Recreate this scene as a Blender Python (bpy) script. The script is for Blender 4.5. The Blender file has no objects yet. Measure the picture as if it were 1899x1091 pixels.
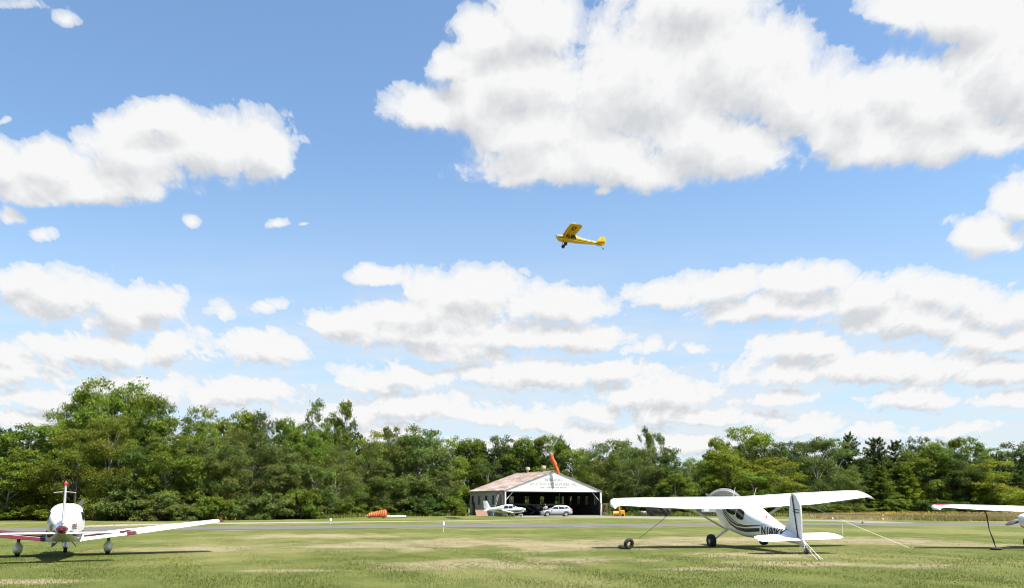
import bpy, math, random, time
T0 = time.time()
import numpy as np
from math import sin, cos, tan, atan, atan2, radians, sqrt, pi
from mathutils import Vector, Matrix

sc = bpy.context.scene
COL = sc.collection
random.seed(7)
RNG = np.random.default_rng(11)

# ------------------------------------------------------------------ camera model of the place
F, CX, CY, YH, H = 1477.0, 949.5, 700.0, 936.5, 1.8
PH = atan((YH - CY) / F)

def ray(px, py):
    xc, yc = (px - CX) / F, (CY - py) / F
    return Vector((xc, cos(PH) - yc * sin(PH), sin(PH) + yc * cos(PH)))

def ground(px, py, z=0.0):
    d = ray(px, py); k = (z - H) / d.z
    return Vector((d.x * k, d.y * k, z))

def at(px, py, Y):
    d = ray(px, py); k = Y / d.y
    return Vector((d.x * k, Y, H + d.z * k))

# ------------------------------------------------------------------ object helpers
def tag(o, label=None, cat=None, group=None, kind=None):
    if label: o['label'] = label
    if cat: o['category'] = cat
    if group: o['group'] = group
    if kind: o['kind'] = kind
    return o

def empty(name, loc=(0, 0, 0), rot=(0, 0, 0), scale=1.0):
    o = bpy.data.objects.new(name, None); COL.objects.link(o)
    o.location = loc; o.rotation_euler = rot; o.scale = (scale,) * 3
    o.empty_display_size = 0.2
    return o

class MB:
    def __init__(s): s.v = []; s.f = []
    def add(s, vs, fs):
        n = len(s.v); s.v += [tuple(v) for v in vs]; s.f += [tuple(i + n for i in f) for f in fs]; return s
    def box(s, c, d, R=None):
        x, y, z = [k / 2 for k in d]
        vs = [Vector((a * x, b * y, e * z)) for a in (-1, 1) for b in (-1, 1) for e in (-1, 1)]
        if R is not None: vs = [R @ v for v in vs]
        c = Vector(c)
        return s.add([v + c for v in vs], [(0, 1, 3, 2), (4, 6, 7, 5), (0, 4, 5, 1), (2, 3, 7, 6), (0, 2, 6, 4), (1, 5, 7, 3)])
    def cbox(s, c, d, b=0.02, R=None):      # box with chamfered edges
        x, y, z = [k / 2 for k in d]; c = Vector(c); vs = []; idx = {}
        for i, (a, bb, e) in enumerate([(a, bb, e) for a in (-1, 1) for bb in (-1, 1) for e in (-1, 1)]):
            for k in range(3):
                p = [a * x, bb * y, e * z]
                for m in range(3):
                    if m != k: p[m] -= (a, bb, e)[m] * b
                idx[(a, bb, e, k)] = len(vs); vs.append(Vector(p))
        fs = []
        for k in range(3):
            o1, o2 = [m for m in range(3) if m != k]
            for sg in (-1, 1):
                q = []
                for (p1, p2) in ((-1, -1), (1, -1), (1, 1), (-1, 1)):
                    t = [0, 0, 0]; t[k] = sg; t[o1] = p1; t[o2] = p2; q.append(idx[(*t, k)])
                fs.append(q)
        for k in range(3):
            o1, o2 = [m for m in range(3) if m != k]
            for p1 in (-1, 1):
                for p2 in (-1, 1):
                    q = []
                    for sg, fk in ((-1, o1), (1, o1), (1, o2), (-1, o2)):
                        t = [0, 0, 0]; t[k] = sg; t[o1] = p1; t[o2] = p2; q.append(idx[(*t, fk)])
                    fs.append(q)
        for a in (-1, 1):
            for bb in (-1, 1):
                for e in (-1, 1): fs.append([idx[(a, bb, e, k)] for k in range(3)])
        if R is not None: vs = [R @ v for v in vs]
        return s.add([v + c for v in vs], fs)
    def loft(s, rings, caps=True, closed=True):
        n = len(rings[0]); vs = [p for r in rings for p in r]; fs = []
        for i in range(len(rings) - 1):
            for j in range(n if closed else n - 1):
                k = (j + 1) % n
                fs.append((i * n + j, i * n + k, (i + 1) * n + k, (i + 1) * n + j))
        if caps and closed:
            fs.append(tuple(range(n))[::-1]); fs.append(tuple((len(rings) - 1) * n + j for j in range(n)))
        return s.add(vs, fs)
    def path(s, pts, rad, n=8, flat=1.0):
        pts = [Vector(p) for p in pts]
        if not hasattr(rad, '__len__'): rad = [rad] * len(pts)
        rings = []; up = None
        for i, p in enumerate(pts):
            t = (pts[min(i + 1, len(pts) - 1)] - pts[max(i - 1, 0)]).normalized()
            if up is None:
                up = Vector((0, 0, 1)) if abs(t.z) < .9 else Vector((1, 0, 0))
            a = t.cross(up).normalized(); b = a.cross(t).normalized(); up = b
            rings.append([p + rad[i] * (cos(2 * pi * k / n) * a * flat + sin(2 * pi * k / n) * b) for k in range(n)])
        return s.loft(rings)
    def lathe(s, prof, o, ax, n=20):         # prof = [(radius, along)]
        o = Vector(o); ax = Vector(ax).normalized()
        a = ax.orthogonal().normalized(); b = ax.cross(a)
        rings = [[o + ax * h + r * (cos(2 * pi * k / n) * a + sin(2 * pi * k / n) * b) for k in range(n)] for r, h in prof]
        return s.loft(rings)
    def torus(s, o, ax, R, r, n=24, m=10):
        prof = [(R + r * cos(2 * pi * k / m), r * sin(2 * pi * k / m)) for k in range(m)]
        o = Vector(o); ax = Vector(ax).normalized(); a = ax.orthogonal().normalized(); b = ax.cross(a)
        rings = [[o + ax * h + q * (cos(2 * pi * k / n) * a + sin(2 * pi * k / n) * b) for k in range(n)] for q, h in prof]
        rings.append(rings[0])
        return s.loft(rings, caps=False)
    def build(s, name, mat, parent=None, xf=None, angle=35, smooth=True):
        me = bpy.data.meshes.new(name)
        vs = s.v if xf is None else [tuple(xf @ Vector(v)) for v in s.v]
        me.from_pydata(vs, [], s.f); me.update()
        if mat: me.materials.append(mat)
        if smooth:
            me.shade_smooth(); me.set_sharp_from_angle(angle=radians(angle))
        import bmesh
        bm = bmesh.new(); bm.from_mesh(me); bmesh.ops.recalc_face_normals(bm, faces=bm.faces); bm.to_mesh(me); bm.free()
        o = bpy.data.objects.new(name, me); COL.objects.link(o)
        if parent: o.parent = parent
        return o

def copy_tree(o, parent=None):
    c = o.copy(); COL.objects.link(c)
    if parent: c.parent = parent
    for ch in o.children: copy_tree(ch, c)
    return c

def text_mesh(body, size, bold=0.0, spacing=1.0):
    cu = bpy.data.curves.new('lettering', 'FONT'); cu.body = body; cu.size = size; cu.offset = bold
    cu.space_character = spacing; cu.align_x = 'LEFT'; cu.resolution_u = 4
    o = bpy.data.objects.new('lettering', cu); COL.objects.link(o)
    dg = bpy.context.evaluated_depsgraph_get()
    me = o.evaluated_get(dg).to_mesh()
    v = [tuple(p.co) for p in me.vertices]; f = [tuple(p.vertices) for p in me.polygons]
    o.evaluated_get(dg).to_mesh_clear()
    bpy.data.objects.remove(o); bpy.data.curves.remove(cu)
    return v, f

# ------------------------------------------------------------------ materials
KA = .72
def mat(name, col, rough=.6, metal=0., spec=.5, noise=None, bump=None, coat=0., trans=0., alpha=1., emit=None):
    if 'white' not in name:
        col = tuple(c * KA for c in col)
        if noise: noise = (noise[0], tuple(c * KA for c in noise[1]), noise[2], noise[3])
    m = bpy.data.materials.new(name); m.use_nodes = True; nt = m.node_tree
    b = nt.nodes['Principled BSDF']
    b.inputs['Base Color'].default_value = (*col, 1); b.inputs['Roughness'].default_value = rough
    b.inputs['Metallic'].default_value = metal; b.inputs['Specular IOR Level'].default_value = spec
    b.inputs['Coat Weight'].default_value = coat; b.inputs['Coat Roughness'].default_value = .08
    b.inputs['Transmission Weight'].default_value = trans; b.inputs['Alpha'].default_value = alpha
    tc = nt.nodes.new('ShaderNodeTexCoord')
    if noise:      # (scale, second colour, amount, stretch)
        scale, col2, amt, st = noise
        mp = nt.nodes.new('ShaderNodeMapping'); mp.inputs['Scale'].default_value = st
        nt.links.new(tc.outputs['Object'], mp.inputs[0])
        n = nt.nodes.new('ShaderNodeTexNoise'); n.inputs['Scale'].default_value = scale; n.inputs['Detail'].default_value = 6
        n.inputs['Roughness'].default_value = .65
        nt.links.new(mp.outputs[0], n.inputs['Vector'])
        r = nt.nodes.new('ShaderNodeMapRange'); r.inputs[1].default_value = .38; r.inputs[2].default_value = .62
        r.inputs[4].default_value = amt
        nt.links.new(n.outputs['Fac'], r.inputs[0])
        mx = nt.nodes.new('ShaderNodeMix'); mx.data_type = 'RGBA'
        mx.inputs[6].default_value = (*col, 1); mx.inputs[7].default_value = (*col2, 1)
        nt.links.new(r.outputs[0], mx.inputs[0]); nt.links.new(mx.outputs[2], b.inputs['Base Color'])
    if bump:       # (scale, strength, distance)
        n = nt.nodes.new('ShaderNodeTexNoise'); n.inputs['Scale'].default_value = bump[0]; n.inputs['Detail'].default_value = 4
        nt.links.new(tc.outputs['Object'], n.inputs['Vector'])
        bp = nt.nodes.new('ShaderNodeBump'); bp.inputs['Strength'].default_value = bump[1]; bp.inputs['Distance'].default_value = bump[2]
        nt.links.new(n.outputs['Fac'], bp.inputs['Height']); nt.links.new(bp.outputs[0], b.inputs['Normal'])
    return m

WHITE = (.78, .78, .77)
M = dict(
    white=mat('white_paint', WHITE, .28, coat=.4, noise=(2.2, (.68, .68, .66), .5, (1, 1, 1))),
    offwhite=mat('offwhite_paint', (.70, .69, .66), .35, coat=.3, noise=(2.5, (.6, .59, .56), .5, (1, 1, 1))),
    greyfab=mat('grey_paint_fin_shade', (.86, .86, .86), .4, noise=(4, (.70, .70, .70), .6, (1, 1, 3))),  # on the fins this grey stands for their shade; elsewhere plain grey
    maroon=mat('maroon_paint', (.11, .010, .018), .5, spec=.2, noise=(6, (.15, .025, .03), .5, (1, 1, 1))),
    red=mat('red_paint', (.55, .03, .03), .35),
    black=mat('black_paint', (.012, .012, .012), .4),
    brown=mat('brown_stripe', (.035, .022, .012), .35),
    rubber=mat('rubber', (.018, .018, .018), .85, noise=(9, (.05, .045, .04), .5, (1, 1, 1))),
    rim=mat('alloy', (.62, .62, .62), .35, .6),
    steel=mat('bare_steel', (.45, .45, .46), .35, .7),
    dgrey=mat('dark_grey', (.07, .075, .08), .45),
    propg=mat('propeller_grey', (.1, .105, .115), .4),
    glass=mat('dark_glass', (.015, .02, .02), .04, spec=.8),
    yellow=mat('cub_yellow', (1.0, .60, .02), .45, noise=(3, (.92, .52, .015), .5, (1, 1, 1))),
    orange=mat('orange_cloth', (.85, .14, .02), .6, bump=(6, .5, .05)),
    tarp=mat('orange_tarp', (.60, .16, .03), .55, noise=(3, (.40, .09, .02), .8, (1, 1, 1)), bump=(5, .6, .1)),
    snow=mat('machine_yellow', (.82, .33, .01), .4),
    rope=mat('rope_white', (.62, .6, .55), .8),
    ropeb=mat('rope_black', (.02, .018, .018), .8),
    wood=mat('plywood', (.42, .22, .14), .7, noise=(2, (.3, .15, .09), .7, (1, 1, 4))),
    rust=mat('rusty_iron', (.17, .09, .055), .8, noise=(4, (.28, .2, .15), .8, (1, 1, 1))),
    cream=mat('cream_sheet', (.62, .47, .28), .55, noise=(5, (.5, .36, .2), .6, (1, 1, 1))),
    concrete=mat('pale_concrete', (.45, .43, .38), .9, noise=(3, (.34, .32, .27), .8, (1, 1, 1)), bump=(20, .4, .02)),
    silver=mat('silver_car_paint', (.55, .56, .58), .3, .3, coat=.5),
    skin=mat('skin', (.45, .26, .18), .6),
    shirt=mat('white_shirt', (.72, .70, .66), .8),
    trousers=mat('dark_trousers', (.04, .045, .06), .8),
    hair=mat('grey_hair', (.25, .23, .21), .8),
    darkplane=mat('dark_fabric', (.035, .038, .042), .5),
    green=mat('green_stripe', (.10, .16, .09), .4),
    wall_in=mat('hangar_inside_shade', (.02, .018, .016), .9),  # near black, so the shade inside the hangar lies in the colour
)

# ------------------------------------------------------------------ aircraft kit
def crom(xs, ys, x):
    if x <= xs[0]: return ys[0]
    if x >= xs[-1]: return ys[-1]
    i = max(k for k in range(len(xs) - 1) if xs[k] <= x)
    h = xs[i + 1] - xs[i]; t = (x - xs[i]) / h
    def sl(k):
        if k <= 0 or k >= len(xs) - 1: 
            a, b = (0, 1) if k <= 0 else (len(xs) - 2, len(xs) - 1)
            return (ys[b] - ys[a]) / (xs[b] - xs[a])
        return (ys[k + 1] - ys[k - 1]) / (xs[k + 1] - xs[k - 1])
    m0, m1 = sl(i) * h, sl(i + 1) * h
    return (2*t**3 - 3*t**2 + 1)*ys[i] + (t**3 - 2*t**2 + t)*m0 + (-2*t**3 + 3*t**2)*ys[i+1] + (t**3 - t**2)*m1

class Body:      # fuselage made of superellipse sections (x, centre z, half width, height up, height down, exponent)
    def __init__(s, secs):
        s.s = sorted(secs); s.xs = [q[0] for q in s.s]
    def at(s, x): return [crom(s.xs, [q[k] for q in s.s], x) for k in range(1, 6)]
    def side(s, x, z):
        zc, hw, ht, hb, n = s.at(x); h = ht if z > zc else hb
        r = min(abs(z - zc) / h, .995)
        return hw * (1 - r ** n) ** (1 / n)
    def ring(s, x, m=32, grow=0.):
        zc, hw, ht, hb, n = s.at(x); out = []
        for k in range(m):
            t = 2 * pi * k / m; c, q = cos(t), sin(t)
            y = (hw + grow) * math.copysign(abs(c) ** (2 / n), c); h = (ht if q > 0 else hb) + grow
            out.append((x, y, zc + h * math.copysign(abs(q) ** (2 / n), q)))
        return out
    def mesh(s, x0=None, x1=None, step=.12, grow=0.):
        x0 = s.xs[0] if x0 is None else x0; x1 = s.xs[-1] if x1 is None else x1
        k = max(2, int((x1 - x0) / step) + 1)
        return MB().loft([s.ring(x0 + (x1 - x0) * i / k, grow=grow) for i in range(k + 1)])
    def band(s, top, bot, sign, eps=.006, n=26, rows=3):   # painted band / pane between two polylines [(x,z)] on one side
        xa = max(min(p[0] for p in top), min(p[0] for p in bot)); xb = min(max(p[0] for p in top), max(p[0] for p in bot))
        def f(pl, x):
            pl = sorted(pl); 
            return float(np.interp(x, [p[0] for p in pl], [p[1] for p in pl]))
        mb = MB(); rings = []
        for i in range(n + 1):
            x = xa + (xb - xa) * i / n; a, b = f(top, x), f(bot, x)
            rings.append([(x, sign * (s.side(x, a + (b - a) * j / rows) + eps), a + (b - a) * j / rows) for j in range(rows + 1)])
        return mb.loft(rings, closed=False)
    def text(s, body, x0, z0, size, sign, direction, slant=0., rise=0., stretch=1., bold=.0, spacing=1.05, eps=.012):
        import bmesh
        v, f = text_mesh(body, size, bold, spacing); mb = MB()
        bm = bmesh.new(); bv = [bm.verts.new(p) for p in v]
        for q in f:
            try: bm.faces.new([bv[i] for i in q])
            except ValueError: pass
        for k in range(1, 14):
            bmesh.ops.bisect_plane(bm, geom=bm.verts[:] + bm.edges[:] + bm.faces[:], plane_co=(0, size * .06 * k, 0), plane_no=(0, 1, 0))
        bm.verts.index_update(); v = [tuple(p.co) for p in bm.verts]; f = [tuple(p.index for p in q.verts) for q in bm.faces]; bm.free()
        vs = []
        for (a, b, _) in v:
            x = x0 + direction * (a * stretch + b * slant); z = z0 + b + rise * a
            vs.append((x, sign * (s.side(x, z) + eps), z))
        return mb.add(vs, f)

def foil(n=11, t=.12, camber=.02):
    up, lo = [], []
    for k in range(n + 1):
        x = (1 - cos(pi * k / n)) / 2
        yt = 5 * t * (.2969 * sqrt(x) - .1260 * x - .3516 * x**2 + .2843 * x**3 - .1036 * x**4)
        yc = camber * (1 - ((x - .4) / (.4 if x < .4 else .6)) ** 2)
        up.append((x, yc + yt)); lo.append((x, yc - yt))
    return up, lo

def surf(secs, c0=0., c1=1., t=.12, camber=.02, vertical=False, n=11, gap=0.):
    """secs = [(span, xLE, chord, z, twist)], part of the chord from c0 to c1"""
    up, lo = foil(n, t, camber); rings = []
    for (sp, xle, ch, z, tw) in secs:
        def P(q):
            dx, dz = -q[0] * ch, q[1] * ch
            x = dx * cos(tw) - dz * sin(tw) * -1; zz = dx * sin(tw) * 1 + dz * cos(tw)
            return (xle + x, sp, z + zz) if not vertical else (xle + dx, q[1] * ch, sp)
        def cut(pts):
            xs = [p[0] for p in pts]; inside = [p for p in pts if c0 < p[0] < c1]
            a = (c0, float(np.interp(c0, xs, [p[1] for p in pts]))); b = (c1, float(np.interp(c1, xs, [p[1] for p in pts])))
            return [a] + inside + [b]
        U, L = cut(up), cut(lo)
        # mirrored sections stay closed
        rings.append([P(q) for q in U] + [P(q) for q in L[::-1]])
    return MB().loft(rings)

def lerp_secs(secs, a, b):
    """sections between spans a and b"""
    sp = [s[0] for s in secs]; out = []
    cuts = [a] + [x for x in sp if min(a, b) + 1e-4 < x < max(a, b) - 1e-4] + [b]
    cuts = sorted(cuts)
    for c in cuts:
        out.append(tuple([c] + [float(np.interp(c, sp, [s[k] for s in secs])) for k in range(1, 5)]))
    return out

def mirror(secs): return [(-s[0], *s[1:]) for s in secs]

def wheel(parent, c, r, w, axis=(0, 1, 0), rim=None, name='wheel', tyre_ratio=.44):
    rim = rim or M['rim']; c = Vector(c)
    q = r * tyre_ratio
    tb = MB().lathe([(q, -w*.42), (r*.86, -w*.5), (r*.97, -w*.33), (r, 0), (r*.97, w*.33), (r*.86, w*.5), (q, w*.42), (q, -w*.42)], c, axis, 28)
    hub = MB().lathe([(.001, -w*.3), (q*.55, -w*.32), (q*.95, -w*.24), (q*1.0, -w*.4), (q*1.0, w*.4), (q*.95, w*.24), (q*.55, w*.32), (.001, w*.3)], c, axis, 20)
    t = hub.build(name, rim, parent)
    tb.build('tyre', M['rubber'], t)
    return t

def blade_mesh(hub, axis, ang, L, chord, pitch=.5):
    ax = Vector(axis).normalized(); a = Vector((0, 0, 1)); a = (a - ax * a.dot(ax)).normalized(); b = ax.cross(a)
    d = a * cos(ang) + b * sin(ang); w = ax.cross(d)
    mb = MB(); rings = []
    for k in range(9):
        r = .12 + (L - .12) * k / 8; c = chord * (.5 + 1.0 * sin(pi * min(1, (k + 1.2) / 9.5)) ** .8) * (1 if k < 8 else .45)
        tw = pitch * (1.3 - .9 * k / 8); th = chord * .12 * (1.5 - k / 8)
        u = w * cos(tw) + ax * sin(tw); v = u.cross(d)
        p = Vector(hub) + d * r
        rings.append([p - u * c / 2, p - u * c * .15 + v * th, p + u * c / 2, p - u * c * .15 - v * th * .3])
    return mb.loft(rings)

def prop(parent, hub, axis, ang, L, chord, m, spin=None, spin_r=.16, spin_l=.3, blades=2):
    hub = Vector(hub); ax = Vector(axis).normalized()
    h = MB().lathe([(.001, -.06), (spin_r, -.05), (spin_r, .02), (spin_r*.85, spin_l*.35), (spin_r*.5, spin_l*.75), (.01, spin_l)], hub, ax, 18).build('propeller', spin or m, parent)
    for k in range(blades):
        blade_mesh(hub, axis, ang + 2 * pi * k / blades, L, chord).build('propeller_blade', m, h)
    return h

# ------------------------------------------------------------------ high wing taildragger (white, black curved stripes)
def pitchmat(deg, z0):
    return Matrix.Translation((0, 0, z0)) @ Matrix.Rotation(-radians(deg), 4, 'Y')

def high_wing(root, c):
    P = pitchmat(c.get('pitch', 12), c['axle']); paint = c['paint']; B = Body(c['secs'])
    fus = B.mesh().build('fuselage', paint, root, P)
    R3 = P.to_3x3()
    # wing
    S = c['wing']; half = S[-1][0]
    for sgn in (1, -1):
        secs = S if sgn == 1 else mirror(S)
        key = lambda a, b: lerp_secs(S, a, b) if sgn == 1 else mirror(lerp_secs(S, a, b))
        w = surf(key(0, half), 0, .74, t=c.get('thick', .13)).build('wing', c.get('wingpaint', paint), root, P)
        fa = c.get('flap', (.62, 2.75)); ai = (fa[1] + .03, half - .35)
        surf(key(0, fa[0] - .02), .742, 1).build('wing_root_fairing', c.get('wingpaint', paint), w, P)
        surf(key(*fa), .748, 1, t=c.get('thick', .13)).build('flap', c.get('wingpaint', paint), w, P)
        surf(key(*ai), .748, 1, t=c.get('thick', .13)).build('aileron', c.get('wingpaint', paint), w, P)
        surf(key(ai[1] + .02, half), .742, 1, t=c.get('thick', .13)).build('wingtip', c.get('tip', paint), w, P)
        if c.get('strut', True):
            (x0, y0, z0), (x1, y1, z1) = c['strut_pts']
            MB().path([(x0, sgn * y0, z0), (x1, sgn * y1, z1)], .045, 10, flat=1.6).build('wing_strut', c.get('strutmat', paint), root, P)
            if 'strut2' in c:
                (x0, y0, z0), (x1, y1, z1) = c['strut2']
                MB().path([(x0, sgn * y0, z0), (x1, sgn * y1, z1)], .03, 8).build('wing_strut', c.get('strutmat', paint), root, P)
    # tailplane
    T = c['stab']; th = T[-1][0]
    for sgn in (1, -1):
        k1 = T if sgn == 1 else mirror(T)
        s_ = surf(k1, 0, .56, t=.08, camber=0).build('stabilizer', c.get('tailpaint', paint), root, P)
        inner = lerp_secs(T, .12, th); inner = inner if sgn == 1 else mirror(inner)
        surf(inner, .575, 1, t=.08, camber=0).build('elevator', c.get('tailpaint', paint), s_, P)
    def plate(poly, th):
        mb = MB(); n = len(poly)
        cx_ = sum(p[0] for p in poly) / n; cz = sum(p[1] for p in poly) / n
        ring = lambda y, s: [(cx_ + (x - cx_) * s, y, cz + (z - cz) * s) for x, z in poly]
        return mb.loft([ring(-th / 2, .9), ring(-th * .35, 1), ring(th * .35, 1), ring(th / 2, .9)])
    plate(c['fin'], .09).build('fin', c.get('finpaint', paint), root, P, angle=50)
    rud = plate(c['rudder'], .07).build('rudder', c.get('finpaint', paint), root, P, angle=50)
    # gear
    ax = c['axle']; tr = c['track'] / 2
    for sgn in (1, -1):
        top = P @ Vector((c['leg'][0], sgn * c['leg'][1], c['leg'][2]))
        if c.get('leg_kind') == 'tube':
            g = MB().path([top, (0, sgn * (tr - .1), ax)], [.035, .03], 8)
            g.path([P @ Vector((c['leg'][0] - .7, sgn * c['leg'][1], c['leg'][2])), (0, sgn * (tr - .1), ax)], .025, 8)
        else:
            mid = top.lerp(Vector((0, sgn * (tr - .1), ax)), .5) + Vector((0, 0, .03))
            g = MB().path([top, mid, (0, sgn * (tr - .1), ax)], [.055, .045, .035], 10, flat=1.5)
        g.build('landing_gear_leg', c.get('legmat', M['offwhite']), root)
        wheel(root, (0, sgn * tr, ax), c.get('rw', ax), c.get('ww', .22), rim=c.get('rimmat'))
    if c.get('pitch', 12) > 5:
        tx = c['tailwheel']; r = c.get('tailr', .12)
        a = P @ Vector((c.get('tailatt', tx + .25), 0, c['tailz'])); w = Vector((-abs(tx) * cos(radians(c['pitch'])) * 1.0, 0, r))
        st = MB().path([a, (w.x + .12, 0, r + .28), (w.x + .02, 0, r + .2)], [.045, .035, .035], 8)
        for q in (-.05, .05): st.path([(w.x + .02, q, r + .2), (w.x, q, r)], .014, 6)
        st.build('tailwheel_fork', M['offwhite'], root)
        wheel(root, w, r, .08, name='tailwheel')
    elif c.get('pitch', 12) > 1:
        MB().path([P @ Vector((1.0, 0, .35)), (1.15, 0, .2)], .04, 8).build('landing_gear_leg', M['offwhite'], root)
        wheel(root, (1.15, 0, .19), .19, .14)
    prop(root, P @ Vector(c['hub']), R3 @ Vector((1, 0, 0)), c.get('prop_ang', 0), c.get('prop_l', 1.05), c.get('prop_c', .15), c.get('propmat', M['propg']), spin=c.get('spinner', paint), spin_r=c.get('spin_r', .16), spin_l=c.get('spin_l', .3))
    return P, B, fus

C180 = dict(pitch=12, axle=.275, paint=M['white'], finpaint=M['greyfab'],
    secs=[(-5.4, 1.25, .04, .12, .11, 2), (-5.05, 1.25, .075, .15, .14, 2), (-4.1, 1.22, .20, .26, .24, 2.2), (-3.0, 1.14, .35, .43, .33, 2.4),
          (-2.1, 1.05, .48, .60, .45, 2.8), (-1.3, 1.0, .55, .73, .54, 3.4), (-.2, 1.0, .56, .75, .62, 3.6), (.12, 1.0, .555, .62, .64, 3.3),
          (.55, 1.0, .53, .40, .60, 3.0), (1.15, 1.03, .46, .34, .48, 2.8), (1.42, 1.05, .37, .27, .36, 2.5)],
    wing=[(0, .35, 1.66, 1.71, .05), (2.75, .35, 1.66, 1.785, .05), (5.0, .27, 1.26, 1.845, .02), (5.42, .22, 1.16, 1.85, .0),
          (5.57, .10, 1.06, 1.81, .0), (5.66, -.25, .76, 1.73, 0)],
    strut_pts=((.12, .5, .46), (.05, 2.6, 1.70)),
    stab=[(0, -4.38, 1.0, 1.36, 0), (1.35, -4.5, .86, 1.36, 0), (1.54, -4.63, .66, 1.36, 0), (1.62, -4.86, .34, 1.36, 0)],
    fin=[(-3.58, 1.38), (-4.03, 1.45), (-4.26, 1.63), (-4.34, 1.93), (-4.38, 2.68), (-4.42, 2.81), (-4.48, 2.88), (-4.55, 2.89), (-5.05, 1.29), (-4.58, 1.25)],
    rudder=[(-4.57, 2.89), (-4.64, 2.88), (-4.8, 2.83), (-5.04, 2.63), (-5.12, 2.45), (-5.2, 1.83), (-5.26, 1.23), (-5.22, 1.07), (-5.08, 1.07), (-5.08, 1.28)],
    track=2.34, leg=(.08, .42, .45), tailwheel=-5.75, tailz=1.14, tailatt=-5.1, hub=(1.5, 0, 1.05), prop_ang=-radians(52), rw=.275, ww=.25)

root = empty('light_aircraft', (9.84, 35.4, 0), (0, radians(2.2), .135), 1.03)
root.rotation_euler = (radians(0), 0, .135)
tag(root, 'white high wing plane with dark curved side stripes and lettering N180KK', 'aeroplane')
P, B, fus = high_wing(root, C180)
ROLL = radians(1.9)
# curved stripes read on both flanks
up1 = [(.5, 1.25), (.0, .93), (-.5, .76), (-1.2, .70), (-2.0, .84), (-2.6, 1.02), (-3.0, 1.13)]
for sgn in (1, -1):
    a = [(0.6, 1.54), (0.3, 1.36), (0, 1.23), (-0.5, 1.09), (-1.1, 1.02), (-1.7, 1.05)]
    b = [(0.6, 1.48), (0.3, 1.3), (0, 1.17), (-0.5, 1.04), (-1.1, 0.99), (-1.7, 1.04)]
    B.band(a, b, sgn).build('side_stripe', M['black'], root, P)
    a = [(0.6, 1.43), (0.3, 1.26), (0, 1.13), (-0.5, 0.99), (-1.1, 0.96), (-1.8, 1.07), (-2.6, 1.26), (-3.2, 1.42)]
    b = [(0.6, 1.36), (0.3, 1.18), (0, 1.06), (-0.5, 0.91), (-1.1, 0.87), (-1.8, 0.99), (-2.6, 1.22), (-3.2, 1.42)]
    B.band(a, b, sgn).build('side_stripe', M['brown'], root, P)
    a = [(0.3, 1.13), (0, 1.01), (-0.5, 0.86), (-1.1, 0.83), (-1.8, 0.94), (-2.75, 1.18)]
    b = [(0.3, 1.1), (0, 0.97), (-0.5, 0.78), (-1.1, 0.72), (-1.8, 0.79), (-2.75, 1.04)]
    B.band(a, b, sgn).build('side_stripe', M['black'], root, P)
    B.text('N180KK', -2.85 if sgn == 1 else -4.25, .97 if sgn == 1 else 1.12, .44, sgn, -1 if sgn == 1 else 1, rise=.12 if sgn == 1 else -.12, stretch=.86, bold=.014).build('registration', M['black'], root, P)
    for (xa, xb, z0, z1) in ((-.92, .02, 1.24, 1.60), (-1.62, -1.0, 1.20, 1.58)):
        n = 14; top = []; bot = []
        for i in range(n + 1):
            t = i / n; x = xa + (xb - xa) * t; e = (abs(2 * t - 1)) ** 4
            top.append((x, z1 - .09 * e)); bot.append((x, z0 + .09 * e))
        B.band(top, bot, sgn, eps=.008).build('side_window', M['glass'], root, P)
def ws(x, yy, lift=.012):
    zc, hw, ht, hb, n = B.at(x); return (x + lift, yy * hw * .93, zc + ht * (1 - abs(yy * .93) ** n) ** (1 / n) + lift)
MB().loft([[ws(.02 + .5 * k / 6, -1 + 2 * j / 10) for j in range(11)] for k in range(7)], closed=False).build('windshield', M['glass'], root, P)
for (x, y) in ((-.35, .42), (-.6, -.38)):
    MB().path([(x, y, 1.80), (x - .25, y, 2.36)], [.014, .008], 6).build('antenna', M['offwhite'], root, P)
MB().lathe([(.03, -.06), (.035, .0), (.01, .04)], (-2.75, .12, 1.62), (0, .3, 1), 10).build('beacon', M['red'], root, P)
MB().path([(-4.55, .052, 2.80), (-5.07, .052, 1.29)], .022, 5).build('hinge_gap', M['black'], root, P)
for z in (2.42, 2.52):
    MB().box((-4.85, .043, z - .17), (.44, .012, .035), Matrix.Rotation(radians(6), 3, 'Y')).build('rudder_stripe', M['black'], root, P)
C180_ROOT = root

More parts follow.
